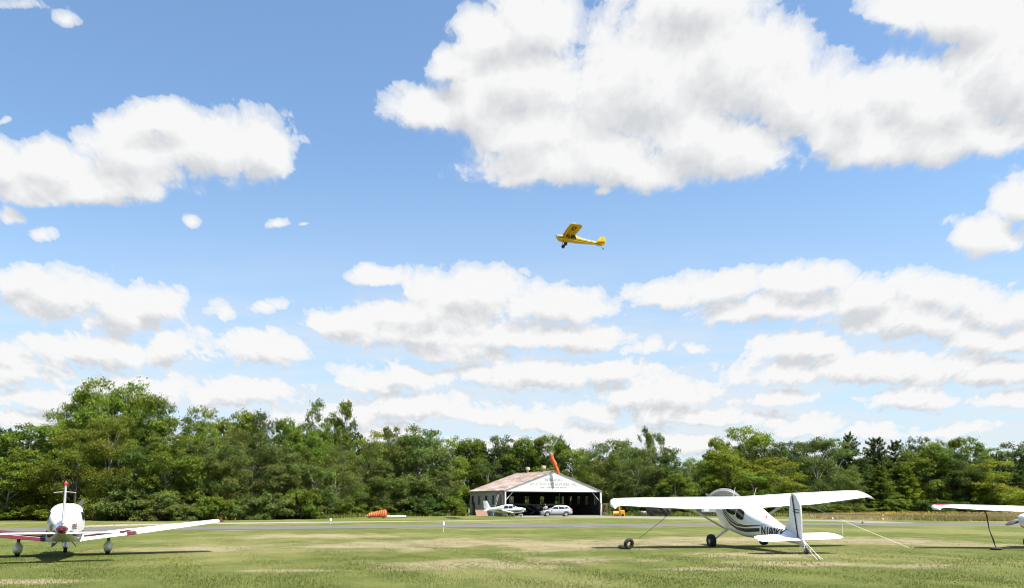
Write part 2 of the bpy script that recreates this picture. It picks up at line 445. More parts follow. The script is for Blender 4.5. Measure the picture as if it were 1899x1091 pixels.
# ------------------------------------------------------------------ low wing tricycle plane
def low_wing(root, c):
    paint = c['paint']; B = Body(c['secs']); trim = c['trim']
    B.mesh().build('fuselage', paint, root)
    S = c['wing']; half = S[-1][0]
    for sgn in (1, -1):
        key = lambda a, b: lerp_secs(S, a, b) if sgn == 1 else mirror(lerp_secs(S, a, b))
        w = surf(key(.3, half - .16), 0, .75, t=.15).build('wing', paint, root)
        surf(key(.62, 2.35), .756, 1, t=.15).build('flap', c['flapmat'][0 if sgn == 1 else 1], w)
        surf(key(2.38, half - .55), .756, 1, t=.15).build('aileron', paint, w)
        surf(key(half - .53, half - .16), .752, 1, t=.15).build('wing_trailing_edge', paint, w)
        surf(key(half - .158, half), 0, 1, t=.15).build('wingtip', trim, w)
        # inboard walkway strip laid on the skin
        pan = key(.62, 2.2); up, lo = foil(11, .15, .02)
        rings = []
        for s_ in pan:
            xs = [p[0] for p in up]
            rings.append([(s_[1] - q * s_[2], s_[0], s_[3] + float(np.interp(q, xs, [p[1] for p in up])) * s_[2] + .006) for q in (.34, .45, .55, .65, .73)])
        MB().loft(rings, closed=False).build('walkway', c['walk'][0 if sgn == 1 else 1], w)
        rings = []
        for s_ in lerp_secs(S, .62, 2.3) if sgn == 1 else mirror(lerp_secs(S, .62, 2.3)):
            xs = [p[0] for p in up]
            rings.append([(s_[1] - q * s_[2], s_[0], s_[3] + float(np.interp(q, xs, [p[1] for p in up])) * s_[2] + .009) for q in (.66, .70, .745)])
        MB().loft(rings, closed=False).build('wing_stripe', trim, w)
        surf(key(2.05, 2.35), .757, .999, t=.165).build('flap_end_trim', trim, w)
        # main gear
        tr = c['track'] / 2; zt = 0
        MB().path([(0, sgn * tr, .72), (-.02, sgn * tr, .34)], [.05, .045], 10, 1.2).build('landing_gear_leg', M['dgrey'], root)
        wheel(root, (0, sgn * tr, .19), .19, .15)
        rings = []
        for k in range(11):
            t = k / 10; x = .42 - .95 * t; q = sin(pi * min(.999, t ** .8)) ** .6
            rings.append([(x, sgn * tr + (.15 * q + .01) * cos(2*pi*j/14), .27 + .03 * t + (.23 * q + .01) * max(-.80, sin(2*pi*j/14))) for j in range(14)])
        f_ = MB().loft(rings).build('wheel_fairing', c.get('fair', paint), root)
    T = c['stab']
    for sgn in (1, -1):
        k1 = lerp_secs(T, 0, T[-1][0] - .15); k1 = k1 if sgn == 1 else mirror(k1)
        s_ = surf(k1, 0, 1, t=.09, camber=0).build('stabilator', paint, root)
        k2 = lerp_secs(T, T[-1][0] - .148, T[-1][0]); k2 = k2 if sgn == 1 else mirror(k2)
        surf(k2, 0, 1, t=.09, camber=0).build('stabilator_tip', trim, s_)
    surf(c['fin'], 0, .68, t=.09, camber=0, vertical=True).build('fin', c.get('finpaint', paint), root)
    surf(c['fin'], .69, 1, t=.09, camber=0, vertical=True).build('rudder', c.get('finpaint', paint), root)
    MB().path([(1.9, 0, .75), (1.98, 0, .35)], .045, 10).build('landing_gear_leg', M['dgrey'], root)
    wheel(root, (2.0, 0, .17), .17, .13)
    rings = []
    for k in range(11):
        t = k / 10; x = 2.38 - .85 * t; q = sin(pi * min(.999, t ** .8)) ** .6
        rings.append([(x, (.12 * q + .01) * cos(2*pi*j/14), .27 + (.19 * q + .01) * max(-.5, sin(2*pi*j/14))) for j in range(14)])
    MB().loft(rings).build('wheel_fairing', c.get('fair', paint), root)
    prop(root, (2.55, 0, 1.14), (1, 0, 0), c['prop_ang'], 1.06, .15, M['propg'], spin=c.get('spin', paint))
    B.mesh(c['secs'][0][0] - .001, -4.12, grow=.007).build('tail_band', trim, root)
    MB().lathe([(.06, 0), (.05, -.08), (.03, -.16), (.005, -.2)], (-4.42, 0, 1.05), (1, 0, 0), 14).build('tail_cone', c.get('cone', trim), root)
    return B

ARCHER = dict(paint=M['white'], trim=M['maroon'], flapmat=(M['maroon'], M['white']), walk=(M['maroon'], M['greyfab']), finpaint=M['greyfab'], fair=M['offwhite'], cone=M['maroon'],
    secs=[(-4.45, 1.05, .13, .07, .07, 2), (-3.9, 1.06, .20, .15, .13, 2.1), (-3.0, 1.07, .29, .30, .28, 2.3), (-2.0, 1.08, .43, .46, .43, 2.6), (-1.1, 1.1, .55, .66, .55, 2.9),
          (-.4, 1.1, .61, .78, .60, 3.0), (.35, 1.1, .61, .80, .62, 3.0), (.75, 1.1, .60, .68, .6, 3.0), (1.2, 1.1, .55, .42, .58, 2.9), (1.9, 1.1, .50, .35, .50, 2.8), (2.45, 1.1, .40, .26, .38, 2.5)],
    wing=[(.3, 1.1, 2.0, .58, .035), (.62, .95, 1.80, .62, .035), (1.0, .78, 1.62, .665, .035), (2.75, .74, 1.60, .87, .03), (5.25, .56, 1.10, 1.17, .01), (5.42, .5, .98, 1.19, 0), (5.52, .22, .62, 1.20, 0)],
    stab=[(0, -3.55, .78, .93, 0), (1.65, -3.58, .74, .93, 0), (1.78, -3.62, .62, .93, 0), (1.86, -3.8, .36, .93, 0)],
    fin=[(1.25, -3.0, 1.38, 0, 0), (1.6, -3.33, 1.04, 0, 0), (2.42, -3.80, .68, 0, 0), (2.47, -3.86, .58, 0, 0)], track=2.92, prop_ang=radians(28))
root = empty('light_aircraft', (-16.0, 29.05, 0), (0, 0, pi / 2 + .478), .965)
tag(root, 'white low wing plane with maroon wingtips, seen from behind at the left edge', 'aeroplane')
B = low_wing(root, ARCHER)
for sgn in (1, -1):
    B.text('N8756E', -1.95 if sgn == 1 else -3.15, .98 if sgn == 1 else 1.02, .27, sgn, -1 if sgn == 1 else 1, stretch=.9, bold=.008).build('registration', M['maroon'], root)
    for (xa, xb, z0, z1) in ((.15, .85, 1.28, 1.68), (-.6, .08, 1.28, 1.70), (-1.15, -.68, 1.3, 1.60)):
        n = 12; top = []; bot = []
        for i in range(n + 1):
            t = i / n; x = xa + (xb - xa) * t; e = abs(2 * t - 1) ** 4
            top.append((x, z1 - .08 * e)); bot.append((x, z0 + .06 * e))
        B.band(top, bot, sgn, eps=.008).build('side_window', M['glass'], root)
    B.band([(2.3, 1.0), (0, .95), (-2.2, .90), (-3.6, 1.0)], [(2.3, .9), (0, .82), (-2.2, .80), (-3.6, .98)], sgn).build('side_stripe', M['maroon'], root)
    B.band([(-.4, .84), (-2.2, .90), (-3.4, 1.0)], [(-.4, .66), (-2.2, .78), (-3.4, .96)], sgn, rows=2).build('belly_trim', M['maroon'], root)
MB().lathe([(.04, 0), (.055, .05), (.05, .11), (.01, .16)], (-4.2, 0, 2.46), (0, 0, 1), 14).build('beacon', M['red'], root)
for sgn in (1, -1):
    MB().path([(-4.1, 0, 2.28), (-4.3, sgn * .32, 2.25)], .008, 5).build('antenna', M['offwhite'], root)
MB().path([(-.2, -.25, .5), (-.3, -.38, .36), (-.42, -.38, .33)], [.012] * 3, 6).build('entry_step', M['dgrey'], root)
MB().path([(-2.2, 0, .70), (-2.25, 0, .55)], .012, 6).build('tiedown_ring', M['dgrey'], root)

# ------------------------------------------------------------------ plane cut by the right edge
def simple_high(name_root, paint, tip, pitch, hub=(1.5, 0, 1.05), **kw):
    c = dict(C180); c.update(paint=paint, tip=tip, finpaint=paint, pitch=pitch, **kw); return high_wing(name_root, c)
p0 = ground(1725, 1019)
root = empty('light_aircraft', (22.35, 34.2, 0), (0, 0, pi / 2 - .02), .82)
tag(root, 'white plane cut off by the right edge, red stripe on its wingtip', 'aeroplane')
P3, B3, _ = simple_high(root, M['white'], M['white'], 4.5, prop_ang=-radians(108), track=1.5, strut=False)
RT3 = root
# red flash on the left wing tip, laid along the leading edge
up, lo = foil(11, .13, .02); xs = [p[0] for p in up]
rings = []
for s_ in lerp_secs(C180['wing'], 4.6, 5.5):
    q1 = .16 + .3 * (s_[0] - 4.6) / .9
    rings.append([(s_[1] - q * s_[2], s_[0], s_[3] + float(np.interp(q, xs, [p[1] for p in up])) * s_[2] + .014) for q in (.02, .08, .16, q1 + .07, q1 + .18)])
MB().loft(rings, closed=False).build('wingtip_flash', M['red'], root, P3)
for sgn in (1, -1):
    B3.band([(1.35, .80), (0, .62), (-3, 1.0)], [(1.35, .72), (0, .52), (-3, .95)], sgn).build('side_stripe', M['red'], root, P3)

# ------------------------------------------------------------------ yellow high wing plane in flight
CUB = dict(pitch=0, axle=.22, paint=M['yellow'], thick=.12,
    secs=[(-5.2, 1.0, .03, .10, .12, 2), (-4.6, .98, .07, .14, .18, 2.2), (-3.2, .93, .20, .24, .27, 2.8), (-1.9, .90, .32, .40, .36, 3.4), (-1.1, .9, .36, .60, .40, 4), (-.2, .9, .37, .64, .42, 4),
          (.25, .9, .37, .44, .42, 3.6), (.9, .93, .33, .24, .36, 3), (1.15, .95, .24, .16, .24, 2.4)],
    wing=[(0, .35, 1.6, 1.55, .03), (4.7, .35, 1.6, 1.63, .03), (5.1, .25, 1.42, 1.64, .02), (5.28, .05, 1.1, 1.64, .02), (5.36, -.25, .6, 1.64, 0)],
    flap=(.5, 2.6), strut_pts=((.25, .36, .52), (.1, 2.9, 1.6)), strut2=((.25, .36, .52), (-.8, 2.8, 1.6)),
    stab=[(0, -4.05, 1.05, 1.0, 0), (.9, -4.2, .9, 1.0, 0), (1.3, -4.4, .62, 1.0, 0), (1.46, -4.6, .3, 1.0, 0)],
    fin=[(-3.9, 1.08), (-4.3, 1.45), (-4.55, 1.78), (-4.68, 1.86), (-4.7, 1.0)],
    rudder=[(-4.69, 1.87), (-4.85, 1.98), (-5.1, 1.95), (-5.3, 1.7), (-5.38, 1.35), (-5.33, 1.0), (-5.1, .82), (-4.71, .82)],
    track=1.8, leg=(.3, .3, .5), leg_kind='tube', legmat=M['black'], tailwheel=-4.9, tailz=.8, hub=(1.22, 0, .97), prop_l=.92, prop_c=.06, prop_ang=radians(60), spinner=M['dgrey'], spin_r=.07, spin_l=.1, rw=.24, ww=.18, rimmat=M['dgrey'])
loc = at(1052, 446, 100)
root = empty('light_aircraft', loc, (0, 0, 0))
tag(root, 'small yellow high wing plane climbing to the left in the open sky', 'aeroplane')
hd = radians(187)
root.rotation_mode = 'QUATERNION'
root.rotation_quaternion = (Matrix.Rotation(hd, 4, 'Z') @ Matrix.Rotation(radians(-7.5), 4, 'Y') @ Matrix.Rotation(radians(-7), 4, 'X')).to_quaternion()
root.location = at(1052, 446, 100) - root.rotation_quaternion.to_matrix() @ Vector((-.3, 0, .9))
PC, BC, _ = high_wing(root, CUB)
for sgn in (1, -1):
    BC.band([(.9, .99), (-2, .98), (-4.4, 1.0)], [(.9, .88), (-2, .90), (-4.4, .97)], sgn, n=40).build('side_stripe', M['black'], root, PC)
    for (xa, xb, z0, z1) in ((-.55, .2, 1.02, 1.36), (-1.35, -.65, 1.0, 1.40)):
        BC.band([(xa, z1 - .05), (xa + .1, z1), (xb - .1, z1), (xb, z1 - .12)], [(xa, z0), (xb, z0)], sgn, eps=.008).build('side_window', M['glass'], root, PC)
    v, f = text_mesh('NC38', .80, .03)
    MB().add([(-.15 - b, sgn * 0 + (2.4 + a if sgn == 1 else -4.6 + a), 1.465 + .0165 * abs(2.4 + a)) for a, b, _ in v], f).build('registration', M['black'], root, PC)
    MB().lathe([(.07, 0), (.075, .16), (.02, .2)], (.95, sgn * .22, .98), (0, sgn, 0), 10).build('engine_cylinder', M['dgrey'], root, PC)
    MB().lathe([(.07, 0), (.075, .16), (.02, .2)], (.72, sgn * .26, .98), (0, sgn, 0), 10).build('engine_cylinder', M['dgrey'], root, PC)
MB().path([PC @ Vector((-4.75, 0, .85)), (-4.95, 0, .72), (-5.15, 0, .62)], [.02, .018, .018], 6).build('tailwheel_spring', M['black'], root)
wheel(root, (-5.17, 0, .58), .09, .06, name='tailwheel', rim=M['dgrey'])

print('T0', time.time() - T0)
# ------------------------------------------------------------------ hangar
HA = radians(27); HW, HL = 18.1, 13.6
h0 = Vector((-1.16, 127.0, 0))
HANG = empty('hangar', h0, (0, 0, HA))
tag(HANG, 'old open fronted hangar with white gable, faded lettering and rusty tin roof', 'hangar')
# local frame: x along the facade, y to the back, z up
EV, PK = 3.95, 7.15
M['shed'] = mat('weathered_grey_siding', (.62, .62, .61), .8, noise=(3, (.48, .48, .47), .8, (.3, 3, .15)), bump=(9, .3, .02))
M['gable'] = mat('white_gable_boards', (.74, .74, .73), .6, noise=(1.2, (.62, .62, .60), .7, (1, 1, 1)))
M['faded'] = mat('faded_lettering', (.30, .31, .25), .8, noise=(2.5, (.55, .55, .5), 1, (1, 1, 1)))
M['pane'] = bpy.data.materials.new('window_pane'); M['pane'].use_nodes = True
nt = M['pane'].node_tree; nt.nodes.clear()
o_ = nt.nodes.new('ShaderNodeOutputMaterial'); mx = nt.nodes.new('ShaderNodeMixShader'); tr = nt.nodes.new('ShaderNodeBsdfTransparent'); gl = nt.nodes.new('ShaderNodeBsdfGlossy')
tr.inputs[0].default_value = (.97, .98, .95, 1); gl.inputs['Roughness'].default_value = .15; mx.inputs[0].default_value = .08
nt.links.new(tr.outputs[0], mx.inputs[1]); nt.links.new(gl.outputs[0], mx.inputs[2]); nt.links.new(mx.outputs[0], o_.inputs[0])

def wall_with_holes(mb, p0, d, L, z0, z1, holes, th):
    """boxes around rectangular openings; p0 start, d unit dir (2D), holes [(s0,s1,z0,z1)] share one z range"""
    n = Vector((-d[1], d[0], 0)); D = Vector((d[0], d[1], 0)); p0 = Vector(p0)
    R = Matrix(((D.x, n.x, 0), (D.y, n.y, 0), (0, 0, 1)))
    def bx(s0, s1, a, b):
        if s1 - s0 > .001 and b - a > .001: mb.box(p0 + D * (s0 + s1) / 2 + n * 0 + Vector((0, 0, (a + b) / 2)), (s1 - s0, th, b - a), R)
    hz0, hz1 = holes[0][2], holes[0][3]
    bx(0, L, z0, hz0); bx(0, L, hz1, z1)
    s = 0
    for (a, b, _, _) in holes: bx(s, a, hz0, hz1); s = b
    bx(s, L, hz0, hz1)
    return R

def windows(p0, d, holes, cols, rows):
    D = Vector((d[0], d[1], 0)); n = Vector((-d[1], d[0], 0)); p0 = Vector(p0)
    R = Matrix(((D.x, n.x, 0), (D.y, n.y, 0), (0, 0, 1)))
    for (a, b, z0, z1) in holes:
        fr = MB(); w = .06
        c = p0 + D * (a + b) / 2
        for s in (a + w / 2, b - w / 2): fr.box(p0 + D * s + Vector((0, 0, (z0 + z1) / 2)), (w, .09, z1 - z0 - .004), R)
        for z in (z0 + w / 2, z1 - w / 2): fr.box(c + Vector((0, 0, z)), (b - a - 2 * w - .002, .09, w), R)
        for k in range(1, cols): fr.box(p0 + D * (a + (b - a) * k / cols) + Vector((0, 0, (z0 + z1) / 2)), (.035, .05, z1 - z0 - 2 * w), R)
        for k in range(1, rows): fr.box(c + Vector((0, 0, z0 + (z1 - z0) * k / rows)), (b - a - 2 * w, .042, .035), R)
        f = fr.build('window', M['dgrey'], HANG)
        MB().box(c + Vector((0, 0, (z0 + z1) / 2)), (b - a - 2 * w, .012, z1 - z0 - 2 * w), R).build('pane', M['pane'], f)

WZ0, WZ1 = 1.75, 3.25
sideh = [(1.35 + 2.72 * k - .45, 1.35 + 2.72 * k + .45, WZ0, WZ1) for k in range(5)]
backh = [(1.3 + 3.1 * k - .02, 1.3 + 3.1 * k + .93, WZ0, WZ1) for k in range(6)]
wl = MB(); wall_with_holes(wl, (.08, .1, 0), (0, 1), HL - .2, 0, EV, sideh, .14); wl.build('side_wall', M['shed'], HANG, smooth=False)
windows((.08, .1, 0), (0, 1), sideh, 2, 4)
wr = MB(); wall_with_holes(wr, (HW - .08, .1, 0), (0, 1), HL - .2, 0, EV, sideh, .14); wr.build('side_wall', M['shed'], HANG, smooth=False)
windows((HW - .08, .1, 0), (0, 1), sideh, 2, 4)
wb = MB(); wall_with_holes(wb, (.16, HL, 0), (1, 0), HW - .32, 0, EV, backh, .14)
wb.add([(0.01, HL - .07, EV + .01), (HW - .01, HL - .07, EV + .01), (HW / 2, HL - .07, PK - .05), (0.01, HL + .07, EV + .01), (HW - .01, HL + .07, EV + .01), (HW / 2, HL + .07, PK - .05)],
       [(0, 1, 2), (3, 5, 4), (0, 3, 4, 1), (1, 4, 5, 2), (0, 2, 5, 3)])
wb.build('back_wall', M['shed'], HANG, smooth=False)
windows((.16, HL, 0), (1, 0), backh, 3, 4)
li = MB(); wall_with_holes(li, (.19, .2, 0), (0, 1), HL - .4, .07, EV - .02, [(a - .1, b - .1, c, d) for a, b, c, d in sideh], .05)  # added sheets inside the walls and roof, coloured near black as interior shade
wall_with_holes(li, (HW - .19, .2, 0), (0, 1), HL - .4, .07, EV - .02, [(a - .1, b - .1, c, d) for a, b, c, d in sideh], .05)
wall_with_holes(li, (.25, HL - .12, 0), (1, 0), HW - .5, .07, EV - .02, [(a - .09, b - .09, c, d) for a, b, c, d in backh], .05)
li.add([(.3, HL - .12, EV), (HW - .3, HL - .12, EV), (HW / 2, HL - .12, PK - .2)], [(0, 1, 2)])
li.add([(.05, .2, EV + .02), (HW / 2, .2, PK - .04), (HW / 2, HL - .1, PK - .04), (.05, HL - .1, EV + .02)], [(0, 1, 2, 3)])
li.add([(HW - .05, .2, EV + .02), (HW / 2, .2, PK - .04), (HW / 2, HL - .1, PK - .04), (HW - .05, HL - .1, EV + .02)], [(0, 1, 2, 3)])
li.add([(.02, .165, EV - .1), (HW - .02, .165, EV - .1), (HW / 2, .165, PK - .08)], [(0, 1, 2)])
li.build('interior_shade_lining', M['wall_in'], HANG, smooth=False)
# white gable over the opening
g = MB()
g.add([(0, 0, EV - .12), (HW, 0, EV - .12), (HW, 0, EV + .1), (HW / 2, 0, PK), (0, 0, EV + .1)] + [(0, .16, EV - .12), (HW, .16, EV - .12), (HW, .16, EV + .1), (HW / 2, .16, PK), (0, .16, EV + .1)],
      [(0, 1, 2, 3, 4), (5, 9, 8, 7, 6), (0, 5, 6, 1), (1, 6, 7, 2), (2, 7, 8, 3), (3, 8, 9, 4), (4, 9, 5, 0)])
gable = g.build('gable', M['gable'], HANG, smooth=False)
tr_ = MB()
for sgn in (-1, 1):
    x0, x1 = HW / 2, (0 if sgn < 0 else HW)
    L = sqrt((HW / 2) ** 2 + (PK - EV) ** 2); an = atan2(PK - EV, HW / 2) * -sgn
    tr_.box(((x0 + x1) / 2, -.05, (PK + EV) / 2 + .03), (L + .2, .08, .16), Matrix.Rotation(-an if sgn > 0 else -an, 3, 'Y') if False else Matrix.Rotation(atan2(PK - EV, HW / 2) * (1 if sgn > 0 else -1), 3, 'Y'))
tr_.build('gable_trim', M['greyfab'], gable, smooth=False)
MB().box((HW / 2, -.06, EV - .12), (HW - .02, .07, .07)).build('header_rail', M['dgrey'], gable, smooth=False)
for (txt, z, size, sp) in (('BERKSHIRE', 5.55, .62, 1.12), ('AVIATION ENTERPRISES INC.', 4.86, .62, 1.12), ('GREAT BARRINGTON AIRPORT', 4.42, .32, 1.2)):
    v, f = text_mesh(txt, size, .012, sp); w = max(p[0] for p in v); x = HW / 2 - w / 2 - .1
    for word in txt.split():
        v, f = text_mesh(word, size, .03, sp)
        MB().add([(x + a, -.012, z + b) for a, b, _ in v], f).build('lettering', M['faded'], gable, smooth=False)
        x += max(p[0] for p in v) + size * .42
MB().box((.1, -.02, (EV - .16) / 2), (.2, .2, EV - .17)).build('corner_post', M['gable'], HANG, smooth=False)
MB().box((HW - .1, -.02, (EV - .16) / 2), (.24, .2, EV - .17)).build('corner_post', M['gable'], HANG, smooth=False)
br = MB(); br.path([(.25, .25, 2.4), (1.6, .25, EV - .15)], .05, 6); br.path([(HW - .25, .25, 2.4), (HW - 1.6, .25, EV - .15)], .05, 6)
br.build('door_brace', M['offwhite'], HANG)
# rusty tin roof
m = bpy.data.materials.new('rusty_tin_roof'); m.use_nodes = True; nt = m.node_tree; b = nt.nodes['Principled BSDF']
b.inputs['Roughness'].default_value = .6
tc = nt.nodes.new('ShaderNodeTexCoord')
def N(t, **k):
    n = nt.nodes.new(t)
    for a, v_ in k.items(): n.inputs[a].default_value = v_
    return n
mp = N('ShaderNodeMapping', Scale=(.35, 1.6, .35)); nt.links.new(tc.outputs['Object'], mp.inputs[0])
n1 = N('ShaderNodeTexNoise', Scale=2.0, Detail=8., Roughness=.7); nt.links.new(mp.outputs[0], n1.inputs[0])
cr = nt.nodes.new('ShaderNodeValToRGB'); nt.links.new(n1.outputs[0], cr.inputs[0])
cr.color_ramp.elements[0].position = .36; cr.color_ramp.elements[0].color = (.13, .075, .05, 1)
cr.color_ramp.elements[1].position = .62; cr.color_ramp.elements[1].color = (.40, .385, .37, 1)
e = cr.color_ramp.elements.new(.5); e.color = (.27, .205, .165, 1)
bk = N('ShaderNodeTexBrick', Scale=1.0); bk.inputs['Color1'].default_value = (1, 1, 1, 1); bk.inputs['Color2'].default_value = (.62, .56, .50, 1); bk.inputs['Mortar'].default_value = (.5, .4, .35, 1)
bk.inputs['Mortar Size'].default_value = .02; bk.inputs['Brick Width'].default_value = 1.6; bk.inputs['Row Height'].default_value = .9
mp2 = N('ShaderNodeMapping', Rotation=(0, 0, pi / 2)); nt.links.new(tc.outputs['Object'], mp2.inputs[0]); nt.links.new(mp2.outputs[0], bk.inputs['Vector'])
ml = nt.nodes.new('ShaderNodeMix'); ml.data_type = 'RGBA'; ml.blend_type = 'MULTIPLY'; ml.inputs[0].default_value = .9
nt.links.new(cr.outputs[0], ml.inputs[6]); nt.links.new(bk.outputs[0], ml.inputs[7]); nt.links.new(ml.outputs[2], b.inputs['Base Color'])
M['roof'] = m
rf = MB(); OV = .22; y0, y1 = -.14, HL + .3
def slope(sgn):
    n = 60; rings = []
    for i in range(n * 2 + 1):
        y = y0 + (y1 - y0) * i / (n * 2); dz = .035 if i % 2 else 0
        xe = -OV if sgn < 0 else HW + OV
        ze = EV + .12 - OV * (PK - EV) / (HW / 2)
        rings.append([(xe, y, ze + dz), (HW / 2, y, PK + .12 + dz), (HW / 2, y, PK + .06), (xe, y, ze - .06)])
    rf.loft(rings)
slope(-1); slope(1)
roof = rf.build('roof', M['roof'], HANG, angle=20)
for y in (3.6, 9.2):
    v_ = MB().lathe([(.22, 0), (.22, .5), (.24, .58)], (HW / 2, y, PK), (0, 0, 1), 16)
    v_.lathe([(.40, 0), (.40, .34), (.34, .46), (.1, .5)], (HW / 2, y, PK + .58), (0, 0, 1), 16)
    v_.build('roof_vent', M['cream'], roof)
MB().box((HW / 2, HL / 2, .03), (HW - .5, HL - .4, .06)).build('hangar_floor', mat('shade_dark_concrete', (.045, .043, .04), .8), HANG, smooth=False)  # floor coloured dark to stand for the shade indoors
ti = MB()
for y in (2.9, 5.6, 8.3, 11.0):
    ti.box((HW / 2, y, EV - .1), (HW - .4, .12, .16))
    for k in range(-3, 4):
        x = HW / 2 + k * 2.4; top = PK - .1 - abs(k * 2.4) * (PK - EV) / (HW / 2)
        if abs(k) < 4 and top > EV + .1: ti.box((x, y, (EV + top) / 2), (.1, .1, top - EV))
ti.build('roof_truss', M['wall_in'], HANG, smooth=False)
MB().box((-.02, HL - 1.9, 1.05), (.06, 1.0, 2.1)).build('side_door', M['dgrey'], HANG, smooth=False)
# stacked sliding door panels folded beside the opening, in front of side wall
def hp(x, y, z=0): 
    return HANG.matrix_basis @ Vector((x, y, z)) if False else Matrix.Translation(h0) @ Matrix.Rotation(HA, 4, 'Z') @ Vector((x, y, z))
d_ = MB()
for k in range(3): d_.box((-.22 - .13 * k, .9 + .25 * k, 1.9), (.08, 1.5, 3.5))
d_.build('sliding_door', mat('weathered_door', (.36, .31, .28), .8, noise=(3, (.24, .2, .17), .7, (1, 1, .2))), HANG, smooth=False)

def place(name, loc, rz=0, s=1.0):
    return empty(name, loc, (0, 0, rz), s)

# step ladder leaning by the hangar corner
t = place('ladder', hp(-1.6, .2), HA)
tag(t, 'tall pale ladder leaning against the grey hangar side wall', 'ladder')
l = MB()
for y in (-.25, .25): l.path([(-.45, y, 0), (.55, y, 3.3)], .02, 6)
l.build('rail', M['offwhite'], t)
l = MB()
for k in range(1, 11): l.path([(-.45 + .1 * k * .95, -.25, .33 * k), (-.45 + .1 * k * .95, .25, .33 * k)], .02, 6)
l.build('rungs', M['offwhite'], t)['kind'] = 'stuff'

# plywood board
pw = at(893, 958, 124); R_ = Matrix.Rotation(radians(-18), 3, 'X')
b_ = MB(); b_.add([Vector(v) for v in ((-.95, 0, 0), (.85, 0, 0), (.62, .35, .95), (-1.15, .35, .95), (-.95, .05, 0), (.85, .05, 0), (.62, .40, .95), (-1.15, .40, .95))],
                  [(0, 1, 2, 3), (4, 7, 6, 5), (0, 4, 5, 1), (1, 5, 6, 2), (2, 6, 7, 3), (3, 7, 4, 0)])
o = b_.build('plywood_board', M['wood'], smooth=False); o.location = (pw.x + .1, 125.8, .02); o.rotation_euler = (0, 0, .1)
tag(o, 'reddish plywood sheet tilted beside the grey hangar wall, behind the small plane', 'board')

# green and white low wing plane in front of the hangar
G = dict(ARCHER); G.update(trim=M['green'], flapmat=(M['white'], M['white']), walk=(M['offwhite'], M['offwhite']), cone=M['white'], finpaint=M['white'], prop_ang=radians(70), spin=M['white'],
     wing=[(.3, 1.05, 1.75, .58, .03), (.62, .9, 1.6, .62, .03), (4.4, .85, 1.6, 1.02, .02), (4.55, .75, 1.45, 1.03, 0), (4.65, .4, .9, 1.04, 0)])
root = empty('light_aircraft', (-1.4, 121.0, 0), (0, 0, radians(-22)), .95)
root.location = Vector((at(944, 958, 121).x, 121.0, 0))
tag(root, 'small white and green low wing plane beside the left hangar corner', 'aeroplane')
B = low_wing(root, G)
for sgn in (1, -1):
    for (xa, xb, z0, z1) in ((.15, .85, 1.28, 1.72), (-.6, .08, 1.28, 1.74)):
        B.band([(xa, z1 - .06), (xa + .1, z1), (xb - .1, z1), (xb, z1 - .12)], [(xa, z0), (xb, z0)], sgn, eps=.01).build('side_window', M['glass'], root)
    B.band([(2.4, .98), (-1.0, .98), (-2.5, 1.0)], [(2.4, .70), (-.6, .72), (-2.5, .97)], sgn).build('side_stripe', M['green'], root)
def ws2(x, yy):
    zc, hw, ht, hb, n = B.at(x); return (x + .012, yy * hw * .93, zc + ht * (1 - abs(yy * .93) ** n) ** (1 / n) + .012)
MB().loft([[ws2(.72 + .42 * k / 5, -1 + 2 * j / 10) for j in range(11)] for k in range(6)], closed=False).build('windshield', M['glass'], root)

# dark tailwheel plane inside the hangar, nose out
D = dict(C180); D.update(paint=M['darkplane'], wingpaint=mat('dull_wing', (.2, .2, .2), .5), finpaint=M['darkplane'], strutmat=M['steel'], legmat=M['steel'], propmat=M['dgrey'], prop_ang=radians(80), spinner=M['dgrey'], pitch=11)
hp_ = hp(7.2, 2.6)
root = empty('light_aircraft', (hp_.x, hp_.y, .06), (0, 0, radians(-80)), .86)
tag(root, 'dark high wing tailwheel plane parked nose out inside the open hangar', 'aeroplane')
high_wing(root, D)

# ------------------------------------------------------------------ silver SUV
sv = place('parked_car', (at(1031, 958, 122.5).x, 122.5, 0), radians(180 + 8), 1.0)
tag(sv, 'silver estate car parked side on before the open hangar, nose to the left', 'car')
def interp(pl, x): return float(np.interp(x, [p[0] for p in pl], [p[1] for p in pl]))
top = [(-2.42, .78), (-2.36, 1.02), (-1.9, 1.08), (.7, 1.02), (1.1, .99), (1.9, .86), (2.25, .74), (2.38, .6)]
bot = [(-2.42, .45), (-2.2, .32), (-1.0, .26), (1.9, .26), (2.38, .32)]
wid = [(-2.42, .72), (-2.2, .88), (-1, .93), (1.2, .93), (2.0, .88), (2.38, .66)]
rings = []
for k in range(31):
    x = -2.42 + 4.8 * k / 30; t_, b_, w_ = interp(top, x), interp(bot, x), interp(wid, x)
    pts = [(w_ * .86, b_), (w_ * .97, b_ + .12), (w_, b_ + (t_ - b_) * .45), (w_ * .98, b_ + (t_ - b_) * .8), (w_ * .9, t_), (w_ * .5, t_ + .025)]
    rings.append([(x, y, z) for y, z in pts] + [(x, -y, z) for y, z in pts[::-1]])
body = MB().loft(rings).build('body', M['silver'], sv, angle=40)
rt = [(-2.3, 1.1), (-2.0, 1.45), (-1.6, 1.60), (-.8, 1.68), (-.2, 1.68), (.3, 1.56), (1.25, 1.02)]
rings = []
for k in range(21):
    x = -2.3 + 3.45 * k / 20; z = max(1.01, interp(rt, x)); b0 = .98
    q = (z - b0) / .7; wb_, wt_ = .84, .84 - .2 * min(1, q)
    pts = [(wb_, b0), (wb_ - (wb_ - wt_) * .5, b0 + (z - b0) * .5), (wt_ + .02, b0 + (z - b0) * .86), (wt_ - .1, z), (wt_ * .4, z + .02 * q)]
    rings.append([(x, y, zz) for y, zz in pts] + [(x, -y, zz) for y, zz in pts[::-1]])
cab = MB().loft(rings).build('cabin', M['silver'], sv, angle=40)
